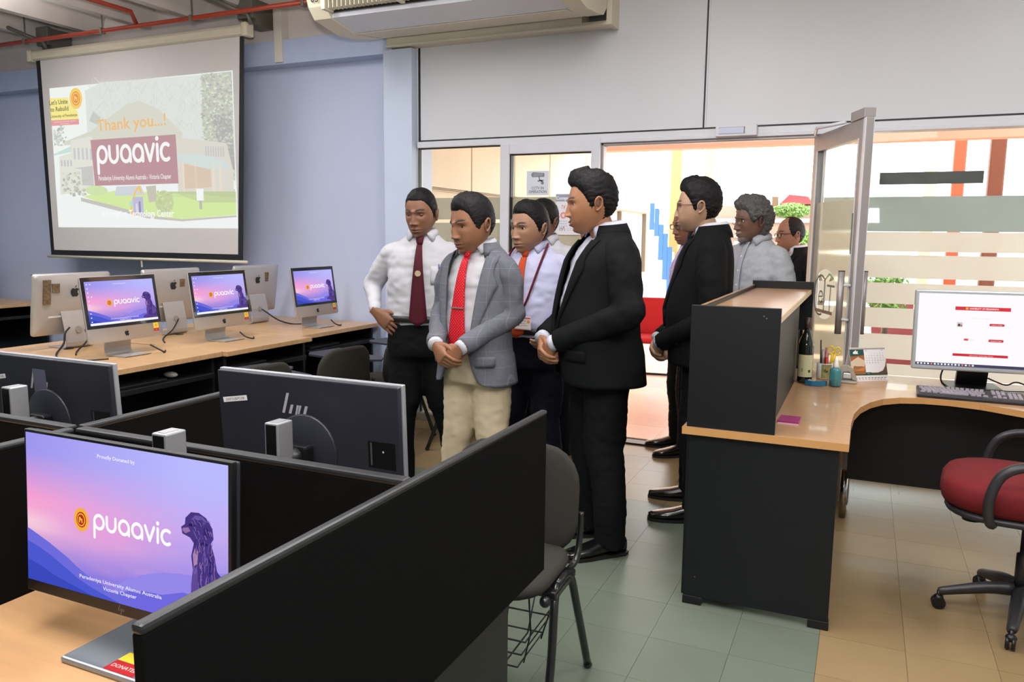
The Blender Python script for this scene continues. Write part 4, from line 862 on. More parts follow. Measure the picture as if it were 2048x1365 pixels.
b = MB(); Rk = Matrix.Translation((0, 0, .005)) @ Matrix.Rotation(.09, 4, 'X'); b.box(-.225, -.085, 0, .225, .085, .018, Rk, bev=.005); kbo = b.build('keyboard_base', mat('keyboard_black', (30, 30, 34), .45), kb)
kd = {}
def key(x, y, w_, dep=.0155):
    k_ = (round(w_, 4), dep)
    if k_ not in kd:
        q = MB(); q.loft([[(a*w_/2*s, c*dep/2*s, z) for a, c in ((-1, -1), (1, -1), (1, 1), (-1, 1))] for s, z in ((1, 0), (.82, .006))], smooth=False); oo = q.build('key', kgrey); kd[k_] = oo.data; bpy.data.objects.remove(oo)
    o = link('key', kd[k_], kbo); o.matrix_local = Rk @ Matrix.Translation((x, y, .018))
for r, (y, n, off) in enumerate(((.064, 13, 0), (.036, 14, 0), (.018, 14, .006), (0, 13, .010), (-.018, 12, .015))):
    for c_ in range(n): key(-.205+off+c_*.0195+(0 if r else (c_ > 0)*.012+(c_ > 4)*.008+(c_ > 8)*.004), y, .0165)
for x, w_ in ((-.2, .022), (-.172, .02), (-.147, .02), (.01, .02), (.034, .02), (.06, .022)): key(x, -.036, w_)
key(-.068, -.036, .118)
for x in (.098, .1175, .137):
    for y in (.064, .036, .018): key(x, y, .0165)
for x, y in ((.1175, -.018), (.098, -.036), (.1175, -.036), (.137, -.036)): key(x, y, .0165)
for x in (.162, .1815, .201):
    for y in (.036, .018, 0, -.018, -.036): key(x, y, .0165)

# ------------------------------------------------------------------ office chair at the reception desk
oc = thing('office_chair', 'red office chair on castors, cut off by the right picture edge', 'chair', (.64, 3.48, 0), -PI/2-.10)
redf = mat('red_fabric', (108, 8, 16), .85, var=.08, vscale=30, bump=.05, bscale=350); dgp = mat('dark_grey_plastic', (46, 46, 49), .4)
b = MB(); cushion(b, .53, .56, .11, .19, Matrix.Translation((0, -.03, .465)), bow=.1); b.build('seat', redf, oc)
b = MB(); cushion(b, .49, .52, .035, .17, Matrix.Translation((0, -.03, .435))); b.build('seat_shell', dgp, oc)
b = MB(); cushion(b, .44, .46, .07, .15, Matrix.Translation((0, .27, .83)) @ Matrix.Rotation(math.radians(84), 4, 'X'), bow=.3); b.build('backrest', redf, oc)
b = MB(); b.tube([(0, .1, .39), (0, .29, .41), (0, .315, .5), (0, .30, .7)], [.022, .022, .02, .02], 8, sub=4); b.build('back_support', dgp, oc)
for s in (-1, 1):
    b = MB(); b.tube([(s*.15, -.12, .44), (s*.27, -.14, .455), (s*.29, -.15, .54), (s*.29, -.12, .64), (s*.29, -.05, .685), (s*.29, .05, .685), (s*.29, .13, .675), (s*.29, .16, .64), (s*.28, .13, .49), (s*.27, .09, .45), (s*.15, .07, .44)], .017, 10, sub=4, flat=1.25); b.build('armrest', dgp, oc)
b = MB(); b.lathe([(.03, .12), (.03, .27), (.02, .275), (.02, .435), (.06, .437), (.06, .44), (0, .44)], 16); b.build('gas_lift', dgp, oc)
b = MB(); b.box(-.09, -.12, .41, .09, .12, .445, bev=.01); b.cyl((0, -.19, .435), (0, -.19, .375), .035); b.build('tilt_mechanism', mon_black, oc)
for k in range(5):
    a = math.radians(184+k*72)+PI/2+.10
    b = MB(); c, s = math.cos(a), math.sin(a)
    b.tube([(c*.03, s*.03, .125), (c*.12, s*.12, .115), (c*.26, s*.26, .078), (c*.285, s*.285, .07)], [.035, .03, .022, .018], 8, sub=3, flat=.8); lg = b.build('base_leg', dgp, oc)
    b = MB(); px_, py_ = c*.285, s*.285
    for e in (-1, 1): b.cyl((px_-s*.016*e, py_+c*.016*e, .026), (px_-s*.004*e, py_+c*.004*e, .026), .026)
    b.cyl((px_, py_, .03), (px_, py_, .075), .008); b.ball((px_, py_, .045), (.02, .02, .016), 10); b.build('castor', mon_black, lg)

# ------------------------------------------------------------------ open glass door
dr = thing('glass_door', 'open aluminium framed glass door with long pull handles', 'door', (-.325, 5.37, 0)); struct(dr); del dr['label']; del dr['category']
dr.name = 'door_1'
HX = Vector((-.025, 4.60, 0))-Vector((-.325, 5.37, 0)); DL = HX.length; dr.rotation_euler = (0, 0, math.atan2(HX.y, HX.x))
for nm, q in (('stile', (0, -.02, .01, .075, .02, 2.115)), ('stile', (DL-.085, -.02, .01, DL, .02, 2.115)), ('rail', (.075, -.02, 2.015, DL-.085, .02, 2.115)), ('rail', (.075, -.02, .01, DL-.085, .02, .12))):
    b = MB(); b.box(*q, bev=.003); b.build(nm, brushed, dr)
for x in (.076, DL-.087): b = MB(); b.box(x-.006, -.024, .12, x+.006, -.018, 2.015); b.box(x-.006, .018, .12, x+.006, .024, 2.015); b.build('glazing_bead', alu, dr)
b = MB(); b.box(DL-.03, -.024, .02, DL-.002, .0241, 2.115, bev=.002); b.build('edge_strip', alu, dr)
b = MB(); b.box(.07, -.003, .115, DL-.08, .003, 2.02); dg = b.build('pane', glass, dr)
# frosted film with a clear oval that carries the emblem
el = [(.31+.20*math.cos(a), 1.15+.15*math.sin(a)) for a in np.linspace(0, 2*PI, 40, endpoint=False)]
b = MB(); y_ = -.0045; ox = [(.078, .12), (DL-.088, .12), (DL-.088, 1.70), (.078, 1.70)]
bm = bmesh.new(); vo = [bm.verts.new((x, y_, z)) for x, z in ox]; vi = [bm.verts.new((x, y_, z)) for x, z in el]
ed = [bm.edges.new((vo[i], vo[(i+1) % 4])) for i in range(4)]+[bm.edges.new((vi[i], vi[(i+1) % 40])) for i in range(40)]
bmesh.ops.triangle_fill(bm, edges=ed, use_beauty=True, use_dissolve=False)
b.bm(bm); b.build('frosted_film', film_door, dr)
p = Print(); g_ = (110, 112, 100)
p.line([(.24+.11*math.cos(math.radians(a)), 1.14+.12*math.sin(math.radians(a))) for a in np.linspace(60, 290, 20)], .012, g_); p.line([(.30, 1.23), (.38, 1.275), (.45, 1.25), (.39, 1.235), (.42, 1.26)], .010, (120, 150, 96)); p.line([(.31, 1.24), (.31, 1.04)], .016, g_); p.line([(.355, 1.205), (.47, 1.205)], .013, g_); p.line([(.41, 1.205), (.41, 1.05)], .013, g_); p.line([(.25+.035*math.cos(a), 1.13+.035*math.sin(a)) for a in np.linspace(.3, 6, 14)], .009, g_); p.line([(.215, 1.13), (.28, 1.135)], .009, g_); p.rect(.16, 1.035, .46, 1.055, (150, 116, 96))
p.build('door_emblem', PRINT, dg, frame((0, -.0052, 0), (1, 0, 0), (0, 0, 1)))
for s in (-1, 1):
    b = MB(); b.cyl((DL-.095, s*.062, .965), (DL-.095, s*.062, 1.305), .0175, 18); hd = b.build('pull_handle', brushed, dr)
    for z in (1.04, 1.23): b = MB(); b.cyl((DL-.06, s*.019, z), (DL-.095, s*.058, z), .008); b.build('handle_mount', alu, hd)
    b = MB(); b.cyl((DL-.095, s*.062, 1.305), (DL-.095, s*.062, 1.309), .018); b.cyl((DL-.095, s*.062, .961), (DL-.095, s*.062, .965), .018); b.build('end_cap', mon_black, hd)
b = MB(); b.box(DL-.10, -.026, 1.4, DL-.085, -.004, 1.62); b.build('lock_plate', mat('lock_green_grey', (96, 108, 98), .4, metal=.4), dr)
b = MB(); b.box(DL-.20, -.03, 2.115, DL-.01, .03, 2.165, bev=.003); b.build('closer_bracket', brushed, dr)
b = MB(); b.tube([(.08, -.04, 2.12), (.35, -.12, 2.12), (.55, -.03, 2.125)], .01, 8); b.build('closer_arm', alu, dr)
# door closer box on the frame, coat hook
cl = thing('door_closer', 'white magnetic door closer box on the frame above the doorway', 'door closer', (-.82, 5.355, 2.17))
b = MB(); b.box(-.13, -.025, -.035, .13, .015, .037, bev=.004); b.build('closer_box', alu, cl)
b = MB(); b.box(-.105, -.028, -.018, .055, -.024, .02); b.build('closer_plate', mat('pale_blue_plate', (196, 204, 226), .35), cl)
b = MB(); b.box(-.107, -.0275, .012, .057, -.0255, .022); b.box(-.107, -.0275, -.02, .057, -.0255, -.014); b.box(.05, -.029, -.02, .056, -.025, .022); b.build('closer_seam', grey_steel, cl)

# ------------------------------------------------------------------ notices on the glass
def poster(name, label, x0, z0, x1, z1, draw, y=5.3995):
    b = MB(); b.box(x0, y-.001, z0, x1, y, z1); o = tag(b.build(name, mat('poster_paper', (222, 222, 226), .6)), label, 'notice'); p = Print(); draw(p, x1-x0, z1-z0)
    p.build('poster_print', PRINT, o, frame((x0, y-.0012, z0), (1, 0, 0), (0, 0, 1))); return o
YG = YP+.0075
def cctv(p, w_, h):
    g = (120, 124, 132); p.rect(0, 0, w_, h, (214, 218, 228)).next(); k = w_/.18
    p.poly([(x*k, y*k) for x, y in ((.035, .155), (.045, .135), (.14, .135), (.145, .15), (.14, .165), (.05, .172))], g); p.line([(.10*k, .135*k), (.105*k, .115*k), (.125*k, .105*k)], .008*k, g); p.poly([(x*k, y*k) for x, y in ((.085, .112), (.14, .115), (.135, .105), (.095, .10))], g); p.disc(.128*k, .092*k, .012*k, g); p.next()
    for i in range(3): p.line([(.055*k, (.143+i*.009)*k), (.132*k, (.143+i*.009)*k)], .002*k, (200, 204, 214))
    p.text('CCTV IN', w_/2, .045*k, .02*k, g, width=.10*k, bold=.03); p.text('OPERATION', w_/2, .018*k, .02*k, g, width=.145*k, bold=.03)
poster('cctv_notice', 'small grey notice reading CCTV IN OPERATION with a camera drawing', -2.318, 1.775, -2.142, 1.952, cctv, YG)
def big(p, w_, h):
    p.rect(0, 0, w_, h, (228, 228, 232)).next(); p.rect(0, h-.055, w_, h-.005, (150, 156, 170)).next(); p.text('Computer Lab', .10, h-.042, .024, (240, 240, 246), bold=.03); p.disc(.06, h-.155, .024, (224, 140, 140)); p.line([(.05, h-.105), (.05, h-.08), (.065, h-.09), (.065, h-.105), (.075, h-.08)], .004, (226, 140, 130)); p.next(); p.disc(.06, h-.155, .012, (240, 210, 206))
    for i, s in enumerate(('Members', 'Attention', 'to the Rule')): p.text(s, .06, h-.20-i*.018, .011, (160, 164, 172), width=.07)
    for i in range(5): p.rect(.14, h-.19-i*.022, w_-.015, h-.187-i*.022, (176, 180, 188))
    p.line([(.035, .03), (.035, .05), (.05, .05), (.05, .03), (.065, .06), (.07, .03)], .004, (130, 124, 116)); p.rect(.09, .045, w_-.01, .048, (190, 194, 200)); p.rect(.09, .033, w_-.02, .036, (190, 194, 200))
poster('lab_notice', 'white computer lab notice with a grey title bar behind the smiling man', -2.085, 1.49, -1.84, 1.785, big, YG)
def small(p, w_, h):
    p.rect(0, 0, w_, h, (226, 226, 230)).next(); p.rect(w_*.1, h-.04, w_-.004, h-.012, (150, 156, 170)); p.line([(w_-.007, .02), (w_-.007, h-.04)], .004, (150, 156, 170)); p.line([(.01, .02), (w_-.007, .02)], .004, (150, 156, 170)); p.next(); p.text('Notice', w_*.7, h-.034, .016, (240, 240, 246))
    for i, s in enumerate(('No Food', 'Silence', 'No Phone', 'Bags Out')): p.text(s, w_*.76, h-.075-i*.032, .014, (130, 134, 142))
poster('rules_notice', 'white rules notice with a thin grey frame above the man with lanyard', -2.40, 1.515, -2.10, 1.705, small, YG)

# ------------------------------------------------------------------ lobby and outdoors beyond the glass
b = MB(); b.box(-3.55, 5.64, 1.86, -3.42, 13.1, 4.2); b.box(-3.62, 5.64, 0, -3.45, 13.1, 1.86); lw = struct(b.build('wall_lobby', lobby_cream))
for k, (y0, y1) in enumerate(((5.66, 6.62), (6.64, 7.6), (7.62, 8.6), (8.62, 9.9), (9.92, 11.6), (11.62, 13.08))):
    b = MB(); b.box(-3.425, y0, 1.885, -3.40, y1, 4.1, bev=.004); b.build('panel', lobby_cream, lw)
b = MB(); b.box(-3.43, 5.66, 1.87, -3.39, 13.1, 1.882); b.build('panel_rail', mat('bronze_line', (140, 116, 82), .5), lw)
b = MB()
for y in (9.9, 11.5, 12.95): b.box(-3.45, y, .9, -3.38, y+.09, 1.86)
b.build('window_post', mat('bronze_frame', (120, 108, 94), .5), lw)
b = MB(); b.box(-3.449, 9.99, .9, -3.445, 12.95, 1.86); b.build('lobby_pane', mat('pale_green_pane', (190, 206, 196), .2), lw)
b = MB(); b.box(-3.55, 5.7, 4.2, 6, 9.2, 4.3); b.box(-3.4, 8.95, 2.468, 6, 9.15, 4.2); struct(b.build('ceiling', mat('peach_soffit', (222, 184, 160), .7)))
def post(label, x, y, s, h, rgb, name='concrete_post'):
    b = MB(); b.box(x-s/2, y-s/2, 0, x+s/2, y+s/2, h, bev=.02); o = tag(b.build(name, mat('post_%d_%d_%d' % rgb, rgb, .6, var=.05)), label, 'post')
    c_ = MB(); c_.box(x-s*.58, y-s*.58, 0, x+s*.58, y+s*.58, .12, bev=.015); c_.build('plinth', mat('post_%d_%d_%d' % rgb, rgb, .6), o); return o
post('salmon orange post outside the right window', 1.21, 14, .17, 4.2, (176, 74, 40))
post('brown brick coloured post nearest behind the right window', 1.34, 11, .165, 4.2, (116, 62, 44))
post('peach post outside left of the man with glasses in a black suit', -3.58, 16, .2, 4.2, (190, 134, 78))
post('pale orange post far outside above the head of the man in the second black suit', -3.66, 20, .2, 3.7, (214, 176, 110))
post('pale yellow post outside beside the salmon post', .95, 16, .2, 3.2, (224, 216, 150))
b = MB(); b.box(.15, 9.6, -.06, 6, 26, .004); struct(b.build('floor', mat('dark_red_floor', (84, 20, 18), .95, spec=.05, var=.08, vscale=2)))
b = MB(); b.box(-40, 16, -.3, 40, 60, -.02); struct(b.build('floor', mat('pale_paving', (226, 222, 210), .8, var=.04)))
# stair with blue sheets, red roofed house, greenery
st = thing('outdoor_stair', 'white outdoor stair with blue side sheets seen between the two black suits', 'stair', (-3.6, 15.3, 0))
pale_c = mat('white_concrete', (190, 186, 178), .7)
for k in range(10): b = MB(); b.box(-.55+k*.13, -.4, 0, -.42+k*.13, .4, 1.95-k*.19); b.build('step', pale_c, st)
for k, (x, z0, z1) in enumerate(((-.165, 1.62, 2.12), (-.07, 1.5, 2.02), (.02, 1.05, 1.72), (.11, .68, 1.55), (.20, .40, 1.3))): b = MB(); b.box(x-.043, -.45, z0, x+.043, -.42, z1); b.build('blue_sheet', mat('blue_sheet', (40, 84, 170), .5), st)
b = MB(); b.tube([(-.35, -.45, 2.5), (.3, -.45, 1.5)], .012, 6); b.build('handrail', mat('pale_rail', (150, 130, 110), .5), st)
hs = thing('house', 'distant pinkish building with a red roof beyond the bald man', 'house', (-2.0, 24, 0))
b = MB(); b.box(-2.4, 0, 0, 1.6, 4, 2.42); b.build('house_wall', mat('pinkish_wall', (138, 112, 96), .7, var=.06), hs)
b = MB(); b.loft([[(-.35, -.35, 2.44), (.55, -.35, 2.44), (.6, 3, 2.44), (-.4, 3, 2.44)], [(-.1, -.2, 2.72), (.4, -.2, 2.66), (.4, 3, 2.66), (-.1, 3, 2.72)]], smooth=False); b.build('roof', mat('red_roof', (110, 26, 26), .6), hs)
b = MB(); b.box(-2.45, -.1, 1.93, 1.6, 0, 2.05); b.box(-2.45, -.1, 1.5, 1.6, 0, 1.55); b.build('railing', pale_c, hs)
b = MB(); b.box(-.55, -.3, 2.4, -.40, -.05, 2.66); b.build('chimney', mat('brown_block', (98, 74, 48), .7), hs)
for x in (-2.2, -1.9, -1.6): b = MB(); b.box(x, -.02, .8, x+.2, .02, 1.4); b.build('window', mat('dull_pane', (120, 128, 128), .3), hs)
leafm = mat('bright_leaf', (104, 140, 56), .6, var=.25, vscale=6); leaf2 = mat('green_leaf', (112, 142, 70), .6, var=.25, vscale=6)
def bush(label, c, r, n, m):
    b = MB()
    for _ in range(n):
        d = Vector((rng.normal(), rng.normal(), rng.normal())).normalized(); p = Vector(c)+Vector((d.x*r[0], d.y*r[1], d.z*r[2]))*rng.uniform(.5, 1)
        a = Vector((rng.normal(), rng.normal(), rng.normal())).normalized()*.045; e = a.orthogonal().normalized()*.02
        b.add([p-a, p+e, p+a, p-e], [(0, 1, 2, 3)])
    o = tag(b.build('bush', m), label, 'bush')
    t = MB(); t.tube([(c[0], c[1], 0), (c[0]+.05, c[1], c[2]+r[2]*.6)], [.05, .02], 6); t.build('stem', grey_steel, o); return o
bush('bright green bush outside low beside the door frame', (-1.42, 21.5, 1.2), (.42, .4, .5), 2200, leafm)
bush('pale green bush higher, under the red roof', (-1.85, 21.8, 2.2), (.5, .4, .2), 1800, leaf2)
bush('green bush outside left end of the right window', (.30, 12.5, .75), (.3, .3, .45), 900, leafm)
# red visitor chair in the lobby
rc = thing('lobby_chair', 'red cantilever chair standing in the lobby between the two black suits', 'chair', (-1.98, 8.0, 0), .15)
redv = mat('bright_red_fabric', (176, 16, 22), .8)
b = MB(); cushion(b, .48, .46, .06, .1, Matrix.Translation((0, 0, .40))); b.build('seat', redv, rc)
b = MB(); cushion(b, .46, .40, .05, .10, Matrix.Translation((0, .24, .64)) @ Matrix.Rotation(math.radians(82), 4, 'X')); b.build('backrest', redv, rc)
for s in (-1, 1): b = MB(); b.tube([(s*.2, .26, .8), (s*.22, .24, .45), (s*.23, .2, .40), (s*.23, -.22, .40), (s*.23, -.25, .36), (s*.23, -.25, .04), (s*.23, -.22, .014), (s*.23, .25, .014)], .013, 8, sub=3); b.build('sled_frame', black_steel, rc)
b = MB(); b.tube([(-.23, .25, .014), (.23, .25, .014)], .013, 8); b.build('rear_bar', black_steel, rc)
# ------------------------------------------------------------------ people
from mathutils import noise as mnoise
def remesh(mb, voxel, smooth=2, factor=.5):
    """one continuous surface from overlapping closed shapes"""
    o = mb.build('t', [])
    m = o.modifiers.new('r', 'REMESH'); m.mode = 'VOXEL'; m.voxel_size = voxel
    if smooth: s = o.modifiers.new('s', 'SMOOTH'); s.iterations = smooth; s.factor = factor
    dg = bpy.context.evaluated_depsgraph_get(); me = o.evaluated_get(dg).to_mesh()
    n = len(me.vertices); v = np.empty(n*3); me.vertices.foreach_get('co', v); f = [tuple(p.vertices) for p in me.polygons]
    o.evaluated_get(dg).to_mesh_clear(); d = o.data; bpy.data.objects.remove(o); bpy.data.meshes.remove(d)
    return v.reshape(-1, 3), f
def crease(v, amp, sc, seed=0., axis=(1, 1, 1)):
    out = np.array(v)
    for i, p in enumerate(out):
        q = Vector((p[0]*sc*axis[0]+seed, p[1]*sc*axis[1], p[2]*sc*axis[2]-seed))
        d = mnoise.noise_vector(q); out[i] += (d.x*amp, d.y*amp, d.z*amp*.5)
    return out
HANDS = {}
def hand(curl, spread=.0, thumb=.5):
    """right-angled frame: x thumb side, y palm out, z along the fingers; wrist at origin"""
    k = (curl, spread, thumb)
    if k in HANDS: return HANDS[k]
    b = MB()
    ring = lambda f, hw, ht, off=0, cx=0: [(cx+hw*math.copysign(abs(math.cos(a))**.75, math.cos(a)), off+ht*math.copysign(abs(math.sin(a))**.85, math.sin(a)), f) for a in np.linspace(0, 2*PI, 18, endpoint=False)]
    b.loft([ring(-.03, .024, .018), ring(0, .026, .018), ring(.02, .031, .019, .001), ring(.05, .040, .0185, .001), ring(.08, .043, .016), ring(.097, .041, .013)])
    for i, (t, l, r) in enumerate(((.0315, .072, .0093), (.0105, .081, .0098), (-.0105, .075, .0093), (-.0305, .058, .0083))):
        p = Vector((t, 0, .085)); a = curl*(.7+.1*i); d0 = spread*(1.5-i)*.12; pts = [p]; rr = [r*1.12]
        for s, fr in ((0, .12), (.75, .45), (.95, .28), (.6, .18)):
            a += curl*s*.85; dv = Vector((math.sin(d0), math.sin(a), math.cos(a))).normalized(); p = p+dv*l*fr*1.15; pts.append(p); rr.append(r*(1.04 if s == 0 else 1.0 if s == .75 else .92 if s == .95 else .72))
        b.tube(pts, rr, 10, sub=3); b.ball(pts[-1], r*.72, 8); b.ball(pts[2], r*1.07, 8)
    tp = [Vector((.022, .004, .02)), Vector((.043, .012+thumb*.01, .045)), Vector((.055-thumb*.012, .02+thumb*.02, .075)), Vector((.055-thumb*.028, .024+thumb*.034, .098))]
    b.tube(tp, [.015, .0125, .0108, .0082], 10, sub=3); b.ball(tp[-1], .0082, 8)
    HANDS[k] = remesh(b, .0036, 3); return HANDS[k]
def put_hand(b, w, F_, N_, side, curl=.5, spread=0., thumb=.5, sc=1.):
    F_ = Vector(F_).normalized(); N_ = Vector(N_); N_ = (N_-F_*N_.dot(F_)).normalized()
    T_ = F_.cross(N_)*(1 if side < 0 else -1)
    v, f = hand(curl, spread, thumb); M = Matrix(((T_.x*sc, N_.x*sc, F_.x*sc, w[0]), (T_.y*sc, N_.y*sc, F_.y*sc, w[1]), (T_.z*sc, N_.z*sc, F_.z*sc, w[2]), (0, 0, 0, 1)))
    if side < 0: f = [q[::-1] for q in f]
    b.add(v, f, M, True)

def dens(n, lo, hi, fn):
    t = np.linspace(lo, hi, 2000); c = np.cumsum([fn(x) for x in t]); c = (c-c[0])/(c[-1]-c[0]); return np.interp(np.linspace(0, 1, n), c, t)
TH = dens(112, -PI, PI, lambda a: 1+1.9*math.exp(-(a/.75)**2))[:-1]
PH = dens(116, -PI/2+.02, PI/2-.02, lambda a: 1+2.2*math.exp(-((a+.2)/.5)**2))
def g2(x, z, cx, cz, sx, sz): return np.exp(-((x-cx)/sx)**2-((z-cz)/sz)**2)
def head_base(wide=1., jaw=1., off=0.):
    T, P_ = np.meshgrid(TH, PH); c = np.cos(P_)**.86
    x = .077*wide*np.sign(np.sin(T))*np.abs(np.sin(T))**.92*c; ct = np.cos(T)
    y = -np.where(ct > 0, .099, .106)*np.sign(ct)*np.abs(ct)**.95*c; z = .125*np.sin(P_)
    t = np.clip((-.005-z)/.12, 0, 1); x = x*(1-.27/jaw*t**1.7); y = np.where(y > 0, y*(1-.45*t), y*(1-.05*t)); y = y-.040*t**2.0
    if off is not 0:
        r = np.sqrt(x*x+y*y+z*z)+1e-9; k = off/r; x = x*(1+k); y = y*(1+k); z = z*(1+k)
    return T, P_, x, y, z
def hl_fn(T, pts):
    a = np.abs(np.degrees(T)); return np.interp(a, [p[0] for p in pts], [p[1] for p in pts])
STD = [(0, .073), (28, .075), (44, .068), (56, .052), (66, .036), (74, .012), (80, -.014), (86, -.026), (92, -.006), (102, .012), (114, -.025), (130, -.07), (180, -.082)]
def make_head(o):
    """head mesh pieces in head space (chin to crown .25, face to -Y). returns skin verts/faces/colours, hair verts/faces"""
    wide, jaw = o.get('wide', 1.), o.get('jaw', 1.)
    T, P_, x, y, z = head_base(wide, jaw); fr = np.clip(np.cos(T)*2.2-.2, 0, 1)
    nl = o.get('nose', 1.); d = np.zeros_like(x)
    amp = np.interp(z, [-.05, -.043, -.02, .004, .02], [.022*nl, .0228*nl, .0145*nl, .0055, .003]); cut = 1/(1+np.exp(-(z+.0505)/.0022)); top = 1/(1+np.exp((z-.03)/.006))
    d += amp*np.exp(-(x/np.interp(z, [-.045, 0], [.0138, .0085]))**2)*cut*top
    for s in (-1, 1):
        d += .0125*nl*g2(x, z, s*.0158, -.0455, .0078, .0068); d -= .0125*g2(x, z, s*.033, .000, .0175, .0100); d += .0062*g2(x, z, s*.031, .0195, .022, .0065)
        d += .005*g2(x, z, s*.050, -.026, .018, .018); d -= .0022*g2(x, z, s*.029, -.062, .006, .014); d += o.get('cheek', 0)*g2(x, z, s*.045, -.06, .022, .03)
    d += .004*g2(x, z, 0, .018, .012, .008); d += .0085*g2(x, z, 0, -.078, .027, .018)
    sm = o.get('smile', 0); zc = z-sm*.006*(x/.02)**2
    d += .0058*g2(x, zc, 0, -.0720, .023, .0046)+.0066*g2(x, zc, 0, -.0862, .020, .0054)-.0062*g2(x, zc, 0, -.0788, .025, .0023)
    d -= .0045*g2(x, z, 0, -.097, .02, .006); d += .0075*g2(x, z, 0, -.112, .02, .011)
    y = y-d*fr
    n, m = x.shape; V = np.stack([x, y, z], -1).reshape(-1, 3); idx = np.arange(n*m).reshape(n, m); f = []
    for i in range(n-1):
        for j in range(m): f.append((idx[i, j], idx[i, (j+1) % m], idx[i+1, (j+1) % m], idx[i+1, j]))
    f.append(tuple(idx[0, ::-1])); f.append(tuple(idx[-1]))
    sk = np.array(lin(o['skin'])); C = np.ones((n, m, 3))*sk
    def tint(mask, col, a): nonlocal C; C = C*(1-(a*mask)[..., None])+np.array(lin(col))*(a*mask)[..., None]
    lipc = tuple(int(v*k) for v, k in zip(o['skin'], (.76, .56, .56)))
    tint(np.clip(g2(x, zc, 0, -.0723, .023, .0048)+g2(x, zc, 0, -.0858, .020, .0060), 0, 1)*fr, lipc, .75); tint(g2(x, zc, 0, -.0788, .021, .0017)*fr, (60, 26, 22), .8)
    if sm: tint(g2(x, zc, .004, -.0782, .012, .0024)*fr, (226, 216, 204), .9)
    hc = o.get('brow', (26, 20, 18))
    for s in (-1, 1):
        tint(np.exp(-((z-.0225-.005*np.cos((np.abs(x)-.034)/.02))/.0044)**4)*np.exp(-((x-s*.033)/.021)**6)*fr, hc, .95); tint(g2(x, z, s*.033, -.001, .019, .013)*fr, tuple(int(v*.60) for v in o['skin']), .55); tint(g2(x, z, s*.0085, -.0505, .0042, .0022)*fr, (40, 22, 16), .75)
    st = o.get('stubble', .25); bm_ = np.clip((-.058-z)/.02, 0, 1)*fr*(1-np.clip(g2(x, z, 0, -.079, .024, .009), 0, 1)); tint(bm_, o.get('beardcol', (46, 38, 34)), st)
    tint(np.exp(-((z+.0655)/.0045)**2)*np.exp(-(x/.026)**4)*fr, o.get('beardcol', (46, 38, 34)), o.get('moust', st))
    if o.get('goatee'): tint(np.exp(-(x/.03)**4)*np.clip((-.094-z)/.006, 0, 1)*fr, o['beardcol'], o['goatee'])
    cols = [C.reshape(-1, 3)]; VV = [V]; FF = list(f); nv = len(V)
    def more(mb, col):
        nonlocal nv
        v = np.concatenate(mb.v); VV.append(v); FF.extend([tuple(i+nv for i in q) for q in mb.f]); nv += len(v); cols.append(np.ones((len(v), 3))*np.array(lin(col)) if not isinstance(col, np.ndarray) else col)
    G = V.reshape(n, m, 3); fm_ = (G[..., 1] < -.03)
    for s in (-1, 1):   # eyebrows
        b = MB(); pts = []
        for t in np.linspace(0, 1, 8):
            bx, bz = s*(.0125+.040*t), .0205+.0065*math.sin(t*2.2)-.002*t; dd = (G[..., 0]-bx)**2+(G[..., 2]-bz)**2+np.where(fm_, 0, 9); ix = np.argsort(dd.ravel())[:4]; wq = 1/(dd.ravel()[ix]+1e-7); by = (G[..., 1].ravel()[ix]*wq).sum()/wq.sum(); pts.append((bx, by+.0012, bz))
        b.tube(pts, [.0026, .0036, .004, .0039, .0036, .0032, .0026, .0012], 8, sub=2, flat=.62); more(b, hc)
    lidc = tuple(int(v*.80) for v in o['skin'])
    for s in (-1, 1):
        ex, ey, ez, r = s*.0325, -.0690, -.001, .0140; M = Matrix.Translation((ex, ey, ez)) @ Matrix.Rotation(s*.12, 4, 'Z') @ Matrix.Rotation(PI/2+o.get('gaze', .0), 4, 'X')
        b = MB(); an = [0, .2, .33, .46, .47, .62, .9, 1.2, 1.5]; b.loft([[(r*math.sin(max(a, .01))*math.cos(t), r*math.sin(max(a, .01))*math.sin(t), r*math.cos(a)) for t in np.linspace(0, 2*PI, 16, endpoint=False)] for a in an[::-1]], M=M)
        cc = np.concatenate([np.ones((16, 3))*np.array(lin((14, 10, 10) if a < .3 else (44, 26, 18) if a < .465 else (206, 196, 186))) for a in an[::-1]]); more(b, cc)
        for up, lim in ((1, o.get('lid', .36)), (-1, .44)):   # eyelids: shells over the ball
            b = MB(); R_ = []
            for a in np.linspace(0, 1, 7):
                el = up*(1.3-(1.3-lim)*a); R_.append([(ex+(r+.0014)*math.cos(el)*math.sin(t), ey-(r+.0014)*math.cos(el)*math.cos(t), ez+(r+.0014)*math.sin(el)*1.0) for t in np.linspace(-1.25, 1.25, 12)])
            b.loft(R_, closed=False); cc = np.ones((7, 12, 3))*np.array(lin(lidc)); cc[-2 if up > 0 else -1:] = lin((26, 18, 16) if up > 0 else tuple(int(v*.55) for v in o['skin'])); more(b, cc.reshape(-1, 3))
        b = MB(); Me = Matrix.Translation((s*.0765*wide, .012, -.008)) @ Matrix.Rotation(s*.38, 4, 'Z') @ Matrix.Rotation(-.16, 4, 'X') @ Matrix.Scale(.92, 4)
        b.ball((s*.003, 0, 0), (.0055, .0155, .027), 14, M=Me); b.tube([(s*.006, -.012, -.012), (s*.011, -.016, .012), (s*.014, -.004, .029), (s*.014, .012, .024), (s*.012, .018, .004), (s*.009, .012, -.016), (s*.005, -.004, -.030)], [.003, .004, .005, .005, .0045, .0045, .006], 8, M=Me, sub=4); more(b, tuple(int(v*.95) for v in o['skin'])); 
        b = MB(); b.ball((s*.0105, -.002, .002), (.003, .009, .016), 10, M=Me); more(b, tuple(int(v*.66) for v in o['skin']))
    # hair
    hair = None
